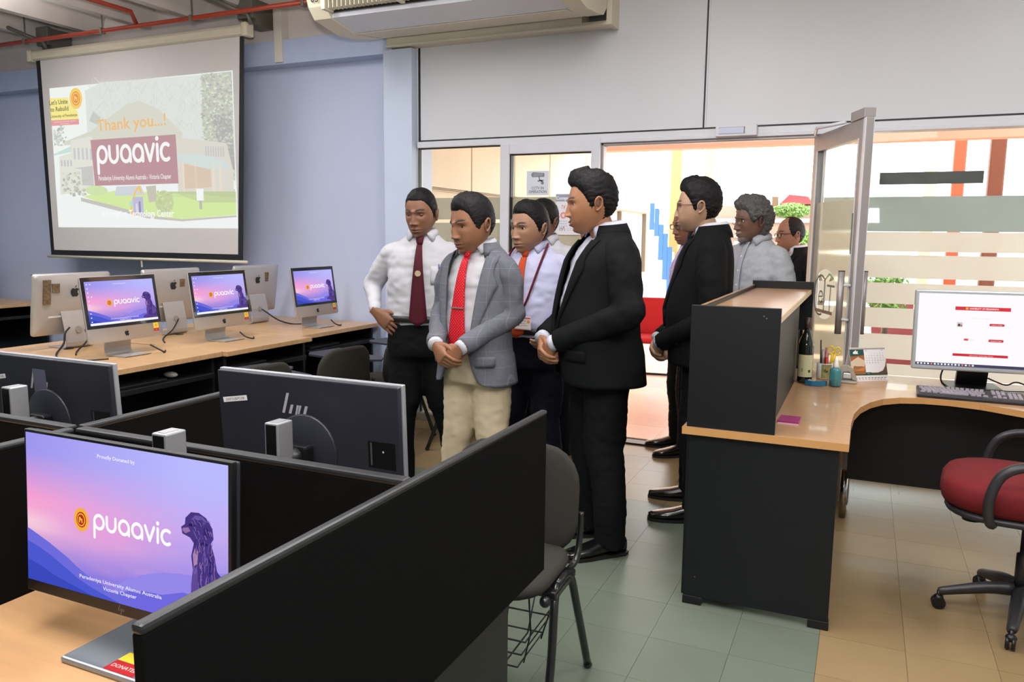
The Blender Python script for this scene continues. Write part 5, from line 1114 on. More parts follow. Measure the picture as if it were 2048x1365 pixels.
    if o.get('hair'):
        h = o['hair']; hl = hl_fn(T, h.get('line', STD)); th = h.get('th', .010); cu = h.get('curl', 0)
        T2, P2, hx, hy, hz = head_base(wide, jaw)
        tk = th*np.clip((hz-hl)/h.get('fade', .03), 0, 1)**.7*(.22+.78*np.clip((hz-.005)/.075, 0, 1) if cu < .005 else 1)
        tk = tk+h.get('front', 0)*g2(T2, hz, h.get('fx', 0), .098, .7, .035)*(hz > hl)
        tk = np.where(hz < hl, np.clip((hz-hl)*.6, -.006, 0)-.0006, tk+.0012)
        if h.get('bald'): tk = np.where((hz > h['bald'])&(np.cos(T2) > -2), -.004, tk)
        r = np.sqrt(hx*hx+hy*hy+hz*hz)+1e-9; Hv = np.stack([hx, hy, hz], -1)/r[..., None]; mk = hz > hl+.004
        nz = np.zeros_like(r); A_, B_ = r.shape; sd = o.get('seed', 1)*3.7
        for i in range(A_):
            for j in range(B_):
                if mk[i, j]:
                    q = Vector(Hv[i, j]); nz[i, j] = mnoise.noise(q*(9 if not cu else 7)+Vector((sd, 0, 0)))*(.0022+cu)+mnoise.noise(Vector((q.x*38+sd, q.y*20, q.z*14)))*(.0018+cu*.5)
        HV = (np.stack([hx, hy, hz], -1)+Hv*(tk+nz)[..., None]); k0 = np.argmax((hz > hl-.02).any(1)); sub = HV[k0:]; n2 = len(sub); hf = []; keep = (hz > hl-.022)[k0:]
        if h.get('bald'): keep &= (hz < h['bald']+.012)[k0:]
        for i in range(n2-1):
            for j in range(m):
                q = ((i, j), (i, (j+1) % m), (i+1, (j+1) % m), (i+1, j))
                if any(keep[a, c] for a, c in q): hf.append(tuple(a*m+c for a, c in q))
        if not h.get('bald'): hf.append(tuple((n2-1)*m+j for j in range(m)))
        hair = (sub.reshape(-1, 3), hf)
    return np.concatenate(VV), FF, np.concatenate(cols), hair

PROF = np.array([  # z, rx, ry, cy at 1.75 m
    (.74, .208, .150, .0), (.80, .206, .150, .0), (.92, .198, .146, .0), (1.00, .188, .138, -.004), (1.08, .182, .134, -.008), (1.18, .185, .132, -.008), (1.28, .192, .130, -.004), (1.35, .190, .122, .002), (1.40, .180, .110, .008), (1.435, .158, .096, .013), (1.465, .124, .083, .017), (1.488, .092, .074, .020), (1.508, .075, .068, .021), (1.53, .068, .065, .021)])
class Torso:
    def __init__(s, h, gx=1., gd=1., belly=0., bz=1.06):
        k = h/1.75; s.k = k; P_ = PROF.copy(); z = P_[:, 0]; bw = np.exp(-((z-bz)/.16)**2); top = np.clip((1.47-z)/.1, 0, 1)
        s.z = z*k; s.rx = P_[:, 1]*(1+(gx-1)*top)*k+belly*.35*bw; s.ry = P_[:, 2]*(1+(gd-1)*top)*k+belly*.5*bw; s.cy = P_[:, 3]*k-belly*.5*bw
    def at(s, th, z, off=0., n=2.35):
        rx, ry, cy = np.interp(z, s.z, s.rx)+off, np.interp(z, s.z, s.ry)+off, np.interp(z, s.z, s.cy)
        c, q = math.cos(th), math.sin(th)
        return (rx*math.copysign(abs(q)**(2/n), q), cy-ry*math.copysign(abs(c)**(2/n), c), z)
def strip(b, tor, rows, off, thick=.004, nx=5):
    """flat cloth strip lying on the torso: rows of (z, theta0, theta1)"""
    R_ = []
    for z, a0, a1 in rows:
        o_ = off(z) if callable(off) else off
        R_.append([tor.at(a, z, o_) for a in np.linspace(a0, a1, nx)]+[tor.at(a, z, o_-thick) for a in np.linspace(a1, a0, nx)])
    b.loft(R_, smooth=True)
def xth(tor, x, z, off=0., n=2.35):
    rx = np.interp(z, tor.z, tor.rx)+off; v = min(max(x/rx, -1), 1); return math.asin(math.copysign(abs(v)**(n/2), v))
def cloth(name, rgb, rough=.85, var=.05, vs=30, bump=.10, bs=160, check=None, dots=None, stripes=None):
    m = mat(name, rgb, rough, spec=.14, var=var, vscale=vs, bump=bump, bscale=bs)
    if check or dots or stripes:
        nt = m.node_tree; N = nt.nodes; L = nt.links; b = N['Principled BSDF']; old = b.inputs['Base Color'].links[0].from_socket
        tc = N.new('ShaderNodeTexCoord')
        def overlay(fac, col):
            nonlocal old
            mx = N.new('ShaderNodeMix'); mx.data_type = 'RGBA'; mx.inputs[7].default_value = (*lin(col), 1); L.new(fac, mx.inputs[0]); L.new(old, mx.inputs[6]); old = mx.outputs[2]
        if check or stripes:
            sx = N.new('ShaderNodeSeparateXYZ'); L.new(tc.outputs['Object'], sx.inputs[0])
            for ax, per, wd, col in (check or stripes):
                a = N.new('ShaderNodeMath'); a.operation = 'MULTIPLY'; a.inputs[1].default_value = 1/per; L.new(sx.outputs[ax], a.inputs[0])
                fr = N.new('ShaderNodeMath'); fr.operation = 'FRACT'; L.new(a.outputs[0], fr.inputs[0]); lt = N.new('ShaderNodeMath'); lt.operation = 'LESS_THAN'; lt.inputs[1].default_value = wd; L.new(fr.outputs[0], lt.inputs[0])
                md = N.new('ShaderNodeMath'); md.operation = 'MULTIPLY'; md.inputs[1].default_value = .40; L.new(lt.outputs[0], md.inputs[0]); overlay(md.outputs[0], col)
        if dots:
            sc_, rad, col = dots; vo = N.new('ShaderNodeTexVoronoi'); vo.inputs['Scale'].default_value = sc_; vo.inputs['Randomness'].default_value = .15; mp_ = N.new('ShaderNodeMapping'); mp_.inputs['Rotation'].default_value = (PI/2, 0, .78); L.new(tc.outputs['Object'], mp_.inputs[0]); vo.voronoi_dimensions = '2D'; vo.inputs['Randomness'].default_value = .0; L.new(mp_.outputs[0], vo.inputs['Vector'])
            lt = N.new('ShaderNodeMath'); lt.operation = 'LESS_THAN'; lt.inputs[1].default_value = rad; L.new(vo.outputs['Distance'], lt.inputs[0]); md = N.new('ShaderNodeMath'); md.operation = 'MULTIPLY'; md.inputs[1].default_value = .7; L.new(lt.outputs[0], md.inputs[0]); overlay(md.outputs[0], col)
        L.new(old, b.inputs['Base Color'])
    return m
skin_m = mat('skin', (160, 110, 80), .48, spec=.4, attr=True, var=.07, vscale=22, bump=.05, bscale=180)
skin_m.node_tree.nodes['Principled BSDF'].inputs['Subsurface Weight'].default_value = .08
skin_m.node_tree.nodes['Principled BSDF'].inputs['Subsurface Radius'].default_value = (.012, .005, .003)
leather = mat('black_leather', (14, 14, 15), .22, coat=.5); belt_m = mat('belt_leather', (20, 18, 18), .4); buckle_m = mat('buckle', (150, 146, 138), .25, metal=1)
sole_m = mat('shoe_sole', (22, 21, 20), .6); frame_m = mat('spectacle_frame', (30, 24, 22), .3)
def hair_mat(name, rgb, var=.2): return mat(name, rgb, .6, spec=.22, var=var, vscale=90, bump=.25, bscale=140)
def shoe(parent, x, y, rot, sc=1.):
    b = MB(); R_ = []
    for yy, hw, hh, cx in ((.085, .020, .050, 0), (.078, .034, .072, 0), (.05, .039, .080, 0), (.0, .041, .083, 0), (-.05, .043, .066, .002), (-.10, .047, .050, .004), (-.15, .046, .040, .004), (-.19, .036, .031, .002), (-.212, .018, .022, 0)):
        R_.append([(cx+hw*math.copysign(abs(math.cos(a))**.8, math.cos(a)), yy, .014+hh/2*(1+math.copysign(abs(math.sin(a))**.8, math.sin(a)))) for a in np.linspace(0, 2*PI, 16, endpoint=False)])
    b.loft(R_); o = b.build('shoe', leather, parent, (x, y, 0), (0, 0, rot)); o.scale = (sc, sc, 1)
    s = MB(); pts = []
    for yy, hw in ((.09, .026), (.07, .041), (.0, .043), (-.05, .045), (-.10, .050), (-.15, .048), (-.195, .036), (-.216, .016)): pts.append((hw, yy))
    ol = pts+[(-a, c) for a, c in pts[::-1]]; s.prism(ol[::-1], .0, .016); s.build('sole', sole_m, o)
    return o
def person(o):
    h = o['h']; k = h/1.75; hh = o['head']; tor = Torso(h, o.get('gx', 1), o.get('gd', 1), o.get('belly', 0))
    jk = o.get('jacket'); px_, py_ = o['pos']; rz = math.radians(o['rz'])
    # --- arms
    sh = {s: Vector((s*(.160*k*(1+(o.get('gx', 1)-1)*.6)), .012, 1.385*k)) for s in (-1, 1)}
    arm = {s: [sh[s], Vector(o['arm'][s][0]), Vector(o['arm'][s][1])] for s in (-1, 1)}
    # --- body: head, neck, trunk, limbs and hands in one mesh
    hv, hf, hc, hair = make_head(o); sc = hh/.25
    HM = Matrix.Translation((0, o.get('hy', -.035), h-hh*.5-.004)) @ Matrix.Rotation(math.radians(o.get('hyaw', 0)), 4, 'Z') @ Matrix.Rotation(math.radians(o.get('hpitch', 0)), 4, 'X') @ Matrix.Scale(sc, 4)
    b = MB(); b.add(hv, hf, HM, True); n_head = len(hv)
    jc = HM @ Vector((0, .010, -.035)); nk = []
    for t in np.linspace(0, 1, 7):
        c = Vector((0, .022, 1.43*k)).lerp(jc, t); r = .064*(1-.06*math.sin(t*PI)-.16*t)*k*o.get('neck', 1.)*(1.12 if t == 0 else 1)
        nk.append([(c.x+r*math.sin(a), c.y-r*1.02*math.cos(a), c.z) for a in np.linspace(0, 2*PI, 24, endpoint=False)])
    b.loft(nk)
    b.loft([[tor.at(a, z*k, -.03) for a in np.linspace(0, 2*PI, 20, endpoint=False)] for z in (.86, 1.0, 1.15, 1.3, 1.4, 1.44)])
    for s in (-1, 1):
        a_ = arm[s]; b.tube([a_[0], a_[0].lerp(a_[1], .5), a_[1], a_[1].lerp(a_[2], .5), a_[2]], [.048, .044, .037, .034, .026], 12, sub=3)
        hd_ = o['hand'][s]; put_hand(b, a_[2], hd_[0], hd_[1], s, *(hd_[2:] if len(hd_) > 2 else ()), sc=1.0*k*o.get('hsc', 1.05))
        fx, fy, fr_ = o['feet'][s]; b.tube([(s*.09*k, .0, .88*k), ((s*.09*k+fx)/2, fy/2-.01, .48*k), (fx, fy+.03, .08)], [.07, .05, .035], 12, sub=3)
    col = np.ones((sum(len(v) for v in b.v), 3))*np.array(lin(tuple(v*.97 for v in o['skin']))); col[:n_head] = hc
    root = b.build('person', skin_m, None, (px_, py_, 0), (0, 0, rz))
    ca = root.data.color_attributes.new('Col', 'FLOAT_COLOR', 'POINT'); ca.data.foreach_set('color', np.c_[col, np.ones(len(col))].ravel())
    tag(root, o['label'], 'person')
    if hair:
        b = MB(); b.add(hair[0], hair[1], HM, True); b.build('hair', hair_mat(*o['haircol']), root)
    if o.get('beard'):
        T, P_, x, y, z = head_base(o.get('wide', 1), o.get('jaw', 1)); b = MB(); r_ = random.Random(5)
        for _ in range(16000):
            xx, yy, zz = hv[r_.randrange(len(TH)*len(PH))]; l = r_.uniform(.005, .011)
            if yy > -.055 or abs(xx) > .032 or not (zz < -.096 or (-.071 < zz < -.062 and abs(xx) < .024)): continue
            b.add([(xx-.0011, yy, zz), (xx+.0011, yy, zz), (xx+r_.uniform(-.003, .003), yy-.004, zz-l)], [(0, 1, 2)], HM)
        b.build('beard', mat('grey_beard', (176, 170, 162), .7), root)['kind'] = 'stuff'
    if o.get('glasses'):
        gm_ = mat('spec_%s' % o['glasses'], {'dark': (26, 20, 20), 'thin': (96, 84, 72)}[o['glasses']], .3, metal=.3); b = MB(); R_ = .0014 if o['glasses'] == 'thin' else .0022
        for s in (-1, 1):
            pts = [(s*.033+.023*math.copysign(abs(math.cos(a))**.6, math.cos(a)), -.101+.10*abs(s*.033+.023*math.cos(a))**1.35, -.004+.0155*math.copysign(abs(math.sin(a))**.7, math.sin(a))) for a in np.linspace(0, 2*PI, 21)]
            b.tube(pts, R_, 6, M=HM); b.tube([(s*.056, -.093, .004), (s*.072, -.078, .006), (s*.082, -.03, .006), (s*.083, .012, .004)], R_, 6, M=HM, sub=3)
        b.tube([(-.011, -.102, 0), (0, -.106, .003), (.011, -.102, 0)], R_, 6, M=HM); go = b.build('spectacles', gm_, root)
        for s in (-1, 1):
            b = MB(); b.add([(s*.033+.022*math.cos(a), -.1005+.10*abs(s*.033+.022*math.cos(a))**1.35, -.004+.0148*math.sin(a)) for a in np.linspace(0, 2*PI, 16, endpoint=False)], [tuple(range(16))], HM); b.build('lens', glass, go)
    # --- trousers, belt, shoes
    wz = 1.0*k; tr = MB(); gq = o.get('gx', 1)
    hp = [(.80, .93, .90), (.86, .97, .95), (.92, .97, .96), (.98, .96, .96), (1.025, .95, .955)]
    tr.loft([[(tor.at(a, z*k)[0]*u, tor.at(a, z*k)[1]*w_, z*k) for a in np.linspace(0, 2*PI, 28, endpoint=False)] for z, u, w_ in hp])
    lw = o.get('leg', 1.)
    for s in (-1, 1):
        fx, fy, fr_ = o['feet'][s]; hx = s*.094*k*(.6+.4*gq); kn = Vector(((hx+fx)/2*1.02, fy*.5-.018, .47*k))
        tr.tube([(hx, .0, .90*k), (hx*1.02, -.004, .76*k), Vector((hx, -.01, .62*k)).lerp(kn, .5), kn, (fx, fy*.8+.005, .25*k), (fx, fy+.012, .10), (fx, fy+.008, .045)], [.098*k*lw, .098*k*lw, .090*k*lw, .076*k*lw, .070*k*lw, .066*k*lw, .068*k*lw], 18, sub=4, flat=1.08)
    v, f = remesh(tr, .0125, 3); v = crease(v, .010, 7, o.get('seed', 1)*1.3, (1, 1, .8)); v = crease(v, .004, 22, o.get('seed', 1), (1, 1, 2.2)); v[:, 2] = np.maximum(v[:, 2], .03)
    b = MB(); b.add(v, f, None, True); b.build('trousers', cloth(*o['trousers']), root)
    for s in (-1, 1): fx, fy, fr_ = o['feet'][s]; shoe(root, fx, fy, math.radians(fr_), 1.06*k)
    if not jk:
        b = MB(); b.loft([[tor.at(a, z*k, q) for a in np.linspace(0, 2*PI, 40, endpoint=False)] for z, q in ((1.003, .006), (1.005, .013), (1.037, .013), (1.039, .006))]); bl = b.build('belt', belt_m, root)
        b = MB(); p = tor.at(0, 1.02*k, .013); b.box(p[0]-.022, p[1]-.004, p[2]-.018, p[0]+.022, p[1]+.004, p[2]+.018, bev=.003); b.box(p[0]-.015, p[1]-.005, p[2]-.011, p[0]+.015, p[1]+.002, p[2]+.011); b.build('buckle', buckle_m, bl)
    # --- shirt
    cuff_white = cloth(*o['shirt'])
    sl = o.get('sleeve', 'long'); so_ = -.013 if jk else 0.
    b = MB(); b.loft([[tor.at(a, z*k, so_+dz) for a in np.linspace(0, 2*PI, 44, endpoint=False)] for z, dz in ((.985 if not o.get('untucked') else .80, -.002), (1.03, .001), (1.06, .008), (1.12, .006), (1.2, .002), (1.28, 0), (1.34, 0), (1.38, 0), (1.41, 0), (1.435, 0), (1.465, -.002), (1.485, -.003), (1.50, -.004))])
    if not jk:
        for s in (-1, 1):
            a_ = arm[s]; e = a_[1]; w_ = a_[2]; gs = o.get('arm_g', 1.)
            if sl == 'long': b.tube([a_[0]+Vector((-s*.05, 0, .0)), a_[0]+Vector((s*.005, 0, .002)), a_[0].lerp(e, .35)+Vector((s*.012, 0, 0)), a_[0].lerp(e, .75), e, e.lerp(w_, .4), e.lerp(w_, .85), e.lerp(w_, .985)], [.064*k, .066*k*gs, .063*k*gs, .057*k*gs, .053*k*gs, .048*k*gs, .038*k, .034*k], 16, sub=4)
            else: b.tube([a_[0]+Vector((-s*.05, 0, .0)), a_[0]+Vector((s*.005, 0, .002)), a_[0].lerp(e, .35)+Vector((s*.012, 0, 0)), a_[0].lerp(e, .8)], [.066*k, .072*k*gs, .072*k*gs, .072*k*gs], 16, sub=4)
    v, f = remesh(b, .0095, 4); v = crease(v, .010, 8, o.get('seed', 1)); v = crease(v, .0062, 19, o.get('seed', 1)*2.1, (1, 1, 1.7))
    b = MB(); b.add(v, f, None, True); shirt = b.build('shirt', cuff_white, root)
    # collar: band and two points
    b = MB(); cz = 1.505*k; R_ = []
    for z, r0 in ((cz-.026, .078), (cz+.006, .0735), (cz+.030, .071)):
        R_.append([((r0+q)*k*math.sin(a), .021*k-(r0+q)*k*math.cos(a)*1.02, z+.018*(1-math.cos(a))*.5-.018) for q in (0,) for a in np.linspace(.18, 2*PI-.18, 30)]+[((r0-.004)*k*math.sin(a), .021*k-(r0-.004)*k*math.cos(a)*1.02, z+.018*(1-math.cos(a))*.5-.018) for a in np.linspace(2*PI-.18, .18, 30)])
    b.loft(R_)
    for s in (-1, 1):
        P0 = []; 
        for i, a in enumerate(np.linspace(.13, 2.9, 12)):
            r1 = .0735*k; tp_ = (s*r1*math.sin(a), .021*k-r1*math.cos(a)*1.02, cz+.018+.018*(1-math.cos(a))*.5-.003); dn = (.064, .058, .048, .040)[i] if i < 4 else .036; fl = .020 if i < 4 else .012
            r2 = r1+fl+.004; aa = a+(.30, .17, .07)[i] if i < 3 else a; bt = (s*r2*math.sin(aa), .021*k-r2*math.cos(aa)*1.02, tp_[2]-dn); q_ = tor.at(s*aa, bt[2], .0045); bt = q_ if math.hypot(q_[0], q_[1]-.02) > math.hypot(bt[0], bt[1]-.02) else bt
            P0.append([tp_, ((tp_[0]+bt[0])/2*1.02, (tp_[1]+bt[1])/2-.004*math.cos(a), (tp_[2]+bt[2])/2+.006), bt])
        R_ = [q+[(p[0]*.965, p[1]*.965+.001, p[2]-.001) for p in q[::-1]] for q in P0]; b.loft(R_ if s > 0 else R_[::-1])
    b.build('collar', cuff_white, root)
    # placket and buttons
    if o.get('buttons'):
        b = MB(); strip(b, tor, [(z*k, xth(tor, -.017, z*k), xth(tor, .017, z*k)) for z in np.linspace(1.06, 1.48, 12)], .010, .006); b.build('placket', cuff_white, root)
        for z in (1.12, 1.21, 1.30, 1.39): b = MB(); p = tor.at(0, z*k, .011); b.cyl((0, p[1]+.002, p[2]), (0, p[1]-.002, p[2]), .006, 10); b.build('button', mat('pale_button', (226, 224, 220), .3), root)
    if o.get('pocket') and not jk:
        b = MB(); strip(b, tor, [(z*k, xth(tor, .065, z*k), xth(tor, .15, z*k)) for z in (1.22, 1.25, 1.285, 1.32)], .010, .008); po_ = b.build('pocket', cuff_white, root)
        b = MB(); p = tor.at(xth(tor, .105, 1.32*k), 1.32*k, .012); b.tube([(p[0], p[1], p[2]-.03), (p[0], p[1]-.002, p[2]+.012)], .0035, 6); b.build('pocket_pen', mat('pen_blue', (60, 80, 150), .3), po_)
    # --- tie
    if o.get('tie'):
        off = (lambda z: .016) ; b = MB(); tz0 = o.get('tie_end', 1.0)*k; kz = 1.468*k; yk = tor.at(0, 1.462*k, .014)[1]
        rows = []
        for t in np.linspace(0, 1, 16):
            z = kz-.03-(kz-.03-tz0)*t; w_ = np.interp(t, [0, .1, .85, .93, 1], [.0135, .017, .044, .047, .002]); rows.append((z, w_))
        R_ = []
        for z, w_ in rows:
            q = [tor.at(xth(tor, x, z), z, .022) for x in np.linspace(-w_, w_, 5)]; q2 = [tor.at(xth(tor, x, z), z, .012) for x in np.linspace(w_, -w_, 5)]; R_.append(q+q2)
        b.loft(R_); tm = cloth(*o['tie']); to = b.build('tie', tm, root)
        b = MB(); kn_ = [(kz+.018, .019, yk+.004), (kz+.006, .0225, yk-.006), (kz-.014, .0195, yk-.011), (kz-.034, .0135, yk-.009)]
        b.loft([[(w_*math.cos(a), y_+.011*math.sin(a), z) for a in np.linspace(0, 2*PI, 14, endpoint=False)] for z, w_, y_ in kn_[::-1]]); b.build('tie_knot', tm, to)
        if o.get('tie_pin'):
            p = tor.at(0, 1.28*k, .025); b = MB(); b.cyl((0, p[1]+.002, p[2]), (0, p[1]-.004, p[2]), .0165, 20); b.build('tie_pin', mat('gold_white_pin', (240, 216, 176), .2, metal=.6), to)
        if o.get('tie_bar'):
            zb = 1.19*k; p = tor.at(0, zb, .025); b = MB(); b.box(-.035, p[1]-.003, zb-.003, .04, p[1]+.003, zb+.003, bev=.001); b.build('tie_bar', mat('silver_bar', (206, 206, 210), .2, metal=1), to)
    if o.get('tie') and not o.get('jacket') and o.get('lanyard'):
        lm = cloth('lanyard_maroon', (96, 30, 44), .7); b = MB(); z1 = 1.16*k
        for s in (-1, 1):
            pts = [Vector((s*.02, .10, 1.505*k)), Vector((s*.084*k, .03, 1.512*k))]+[Vector(tor.at(xth(tor, s*x+.03*min(1, (1.47-z)/.3), z*k), z*k, .019)) for x, z in ((.088, 1.46), (.080, 1.38), (.055, 1.29), (.028, 1.21), (.006, 1.16))]
            b.tube(pts, .0045, 6, sub=4, flat=1.6)
        lo_ = b.build('lanyard', lm, root); p = tor.at(xth(tor, .03, z1), z1, .018); zc = 1.07*k; q = tor.at(xth(tor, .042, zc), zc, .026)
        b = MB(); b.tube([(p[0], p[1], z1), (q[0], q[1], zc+.045)], .004, 6); b.ball((p[0], p[1]-.002, z1-.03), .007, 8); b.build('lanyard_clip', chrome, lo_)
        b = MB(); b.box(q[0]-.048, q[1]-.004, zc-.032, q[0]+.048, q[1], zc+.038, bev=.002); bd = b.build('badge', mat('badge_white', (236, 226, 222), .25), lo_)
        pr_ = Print(); pr_.rect(-.046, .026, .046, .036, (206, 120, 110)).rect(-.046, -.03, .046, -.026, (206, 150, 140)); pr_.rect(-.042, -.012, -.018, .02, (196, 60, 70)); pr_.rect(-.036, -.008, -.024, .008, (230, 200, 180)); pr_.disc(.034, .012, .009, (226, 150, 90)); pr_.text('STAFF', .008, .012, .007, (110, 70, 70)); pr_.rect(-.012, .0, .02, .002, (150, 110, 110)); pr_.rect(-.012, -.01, .03, -.008, (150, 110, 110))
        pr_.build('badge_print', PRINT, bd, frame((q[0], q[1]-.0043, zc), (1, 0, 0), (0, 0, 1)))
    # --- jacket
    if jk:
        jm = cloth(*jk['cloth']); off = .012; zb = jk.get('button', 1.06)*k; zt = 1.50*k; z0 = jk.get('hem', .80)*k; wt_ = jk.get('vee', .074); b = MB(); R_ = []
        gp = jk.get('gap', .004)
        def half(z, s):
            """half opening of the front in metres"""
            if z >= zb: return gp+(wt_-gp)*((z-zb)/(1.40*k-zb))**.9 if z < 1.40*k else wt_
            t = (zb-z)/(zb-z0); return gp+jk.get('cut', .05)*t**1.4+(.05*max(0, (t-.86)/.14)**2)
        zs = list(np.linspace(z0, zb, 14))+list(np.linspace(zb, 1.40*k, 16))[1:]+[1.418*k, 1.435*k, 1.452*k, 1.468*k, 1.485*k, zt]
        for z in zs:
            o_ = off+(.004 if z < zb else 0); aL = xth(tor, half(z, 1), z, o_); a = np.linspace(aL, 2*PI-aL, 60); fl = 1+.05*max(0, (zb-z)/(zb-z0))
            P1 = [tor.at(t, z, o_) for t in a]; P2 = [tor.at(t, z, o_-.006) for t in a[::-1]]
            R_.append([(p[0]*fl, p[1]*fl, p[2]) for p in P1]+[(p[0]*fl, p[1]*fl, p[2]) for p in P2])
        b.loft(R_)
        v = np.concatenate(b.v); v = crease(v, .006, 6, o.get('seed', 1)); b.v = [v]
        for s in (-1, 1):
            a_ = arm[s]; e = a_[1]; w_ = a_[2]; gs = o.get('arm_g', 1.)
            t = MB(); t.tube([a_[0]+Vector((-s*.07, .0, .008)), a_[0]+Vector((-s*.01, 0, .006)), a_[0]+Vector((s*.016, 0, -.03)), a_[0].lerp(e, .4)+Vector((s*.012, 0, 0)), a_[0].lerp(e, .8), e, e.lerp(w_, .35), e.lerp(w_, .8), e.lerp(w_, .97)], [.058*k, .068*k*gs, .072*k*gs, .068*k*gs, .062*k*gs, .059*k*gs, .056*k*gs, .048*k*gs, .044*k*gs], 22, sub=5)
            v, f = remesh(t, .011, 2); v = crease(v, .008, 9, o.get('seed', 1)+s); v = crease(v, .0045, 24, o.get('seed', 1)*1.7+s); b.add(v, f, None, True)
        jo = b.build('jacket', jm, root)
        for s in (-1, 1):   # shirt cuffs
            a_ = arm[s]; c0 = a_[1].lerp(a_[2], .955); c1 = a_[1].lerp(a_[2], 1.035); b = MB(); b.tube([c0, c1], [.0375*k, .037*k], 16); b.build('cuff', cuff_white, root)
        # lapels with notch, and the collar behind the neck
        for s in (-1, 1):
            b = MB(); rows = []
            for t in np.linspace(0, 1, 15):
                z = zb+(1.445*k-zb)*t; x0 = half(z, s)-.002; wl = np.interp(t, [0, .35, .72, .74, .80, .83, 1], [.006, .042, .078, .080, .054, .050, .050]); rows.append((z, s*x0, s*(x0+wl)))
            R_ = []
            for z, x0, x1 in rows:
                q = [tor.at(xth(tor, x, z, .02), z, .018+.007*math.sin(u*PI)) for u, x in zip(np.linspace(0, 1, 6), np.linspace(x0, x1, 6))]; R_.append(q+[tor.at(xth(tor, x, z, .02), z, .012) for x in np.linspace(x1, x0, 6)])
            b.loft(R_ if s > 0 else R_[::-1]); b.build('lapel', jm, jo)
        b = MB(); R_ = []
        for a in np.linspace(.75, 2*PI-.75, 24):
            w_ = .5-.5*math.cos(a); q = []
            for z, r0 in ((1.435+.02*w_, .118+.018*(1-w_)), (1.475+.012*w_, .108+.014*(1-w_)), (1.505+.018*w_, .0905+.012*(1-w_)), (1.50+.018*w_, .0855+.012*(1-w_)), (1.455, .098+.012*(1-w_))): q.append((r0*k*math.sin(a)*1.0, .02*k-r0*k*math.cos(a)*.95, z*k))
            R_.append(q)
        b.loft(R_); b.build('jacket_collar', jm, jo)
        b = MB(); p = tor.at(.0, zb-.01, .02); b.cyl((.012, p[1]+.002, zb-.008), (.012, p[1]-.004, zb-.008), .009, 12); b.build('jacket_button', mat('dark_button', (40, 40, 42), .3), jo)
        for s in (-1, 1):
            b = MB(); strip(b, tor, [(z*k, xth(tor, s*.095, z*k, .02), xth(tor, s*.185*o.get('gx', 1), z*k, .02)) for z in (.905, .92, .94, .955)], .030, .012); b.build('pocket_flap', jm, jo)
        if jk.get('breast'):
            b = MB(); strip(b, tor, [(z*k, xth(tor, .085, z*k, .02), xth(tor, .165, z*k, .02)) for z in (1.225, 1.25)], .018, .006); b.build('breast_pocket', jm, jo)
    return root
def hang(k, out=.28, fw=-.02): return {s: [(s*out*.95, .03, 1.11*k), (s*out, fw, .86*k)] for s in (-1, 1)}
HD = {s: ((0, -.12, -1), (-s, -.2, 0), .35, 0, .4) for s in (-1, 1)}
FEET = {s: (s*.13, .0, s*8) for s in (-1, 1)}
CLASP = lambda z, y=-.22, gx=1.: ({-1: [(-.285*gx, .02, z+.17), (-.065, y, z+.025)], 1: [(.285*gx, .02, z+.17), (.075, y+.01, z+.02)]},
    {-1: ((.62, -.25, -.62), (.25, .9, .05), .55, 0, .3), 1: ((-.62, -.12, -.62), (-.2, .9, .1), .75, 0, .6)})
BLK = ('black_wool', (14, 15, 17), .8, .08, 30, .08, 200); NAVY = ('navy_trouser', (14, 16, 26), .8, .06, 30, .06, 200)
WHITE = ('white_shirt', (192, 192, 198), .75, .02, 30, .06, 120)
WHITE2 = ('white_shirt_fine', (196, 196, 202), .75, .02, 30, .05, 120)
# ---- the nine people
ar, hd = CLASP(.945, -.25, .86); ar[1][0] = (.185, .03, 1.10); ar[-1][0] = (-.225, .02, 1.11)
person(dict(label='man in grey checked blazer, red tie and beige trousers with hands clasped', pos=(-1.72, 3.42), h=1.675, head=.272, rz=-8, hyaw=-18, hpitch=10, hy=-.045, gx=.92, gd=1.0, belly=.02, skin=(150, 104, 76), seed=2, wide=1.04, cheek=.005,
    hair=dict(th=.012, front=.012, line=[(0, .070), (25, .072), (40, .066), (52, .05), (60, .02), (68, -.01), (78, -.022), (86, .0), (100, .012), (112, -.02), (130, -.06), (180, -.07)]), haircol=('hair_dark_grey', (24, 23, 23), .5), stubble=.3, moust=.7, gaze=.25, lid=.12,
    arm=ar, hand=hd, feet=FEET, trousers=('beige_trouser', (196, 180, 152), .85, .04, 20, .06, 160), shirt=WHITE2, tie=('red_tie', (190, 18, 34), .5, .04, 60, .05, 300, None, (95, .16, (236, 150, 150))), tie_end=.93, tie_bar=True,
    jacket=dict(cloth=('grey_check', (102, 104, 112), .85, .10, 60, .10, 220, [(0, .068, .03, (140, 142, 156)), (2, .078, .028, (140, 142, 156))]), hem=.80, button=.96, gap=.062, vee=.105, cut=.05), arm_g=1.02))
W_ARM = {-1: [(-.315, .10, 1.185), (-.25, -.088, 1.045)], 1: [(.24, .03, 1.12), (.235, -.03, .87)]}
W_HAND = {-1: ((.74, -.20, -.62), (.22, .97, .05), .20, .9, .0), 1: HD[1]}
person(dict(label='man in white shirt and maroon tie with one hand on his hip', pos=(-2.29, 3.86), h=1.735, head=.265, rz=21, hyaw=-15, hpitch=8, gx=1.04, skin=(134, 92, 68), seed=3, hair=dict(th=.007), haircol=('hair_black', (11, 10, 10), .2), stubble=.22, lid=-.45, gaze=.3,
    arm=W_ARM, hand=W_HAND, feet={-1: (-.13, .02, -8), 1: (.17, .04, 10)}, trousers=BLK, shirt=WHITE, tie=('maroon_tie', (74, 24, 36), .6, .05, 60, .05, 300, None, (120, .14, (116, 54, 60))), tie_end=.985, tie_pin=True, pocket=True, leg=1.02))
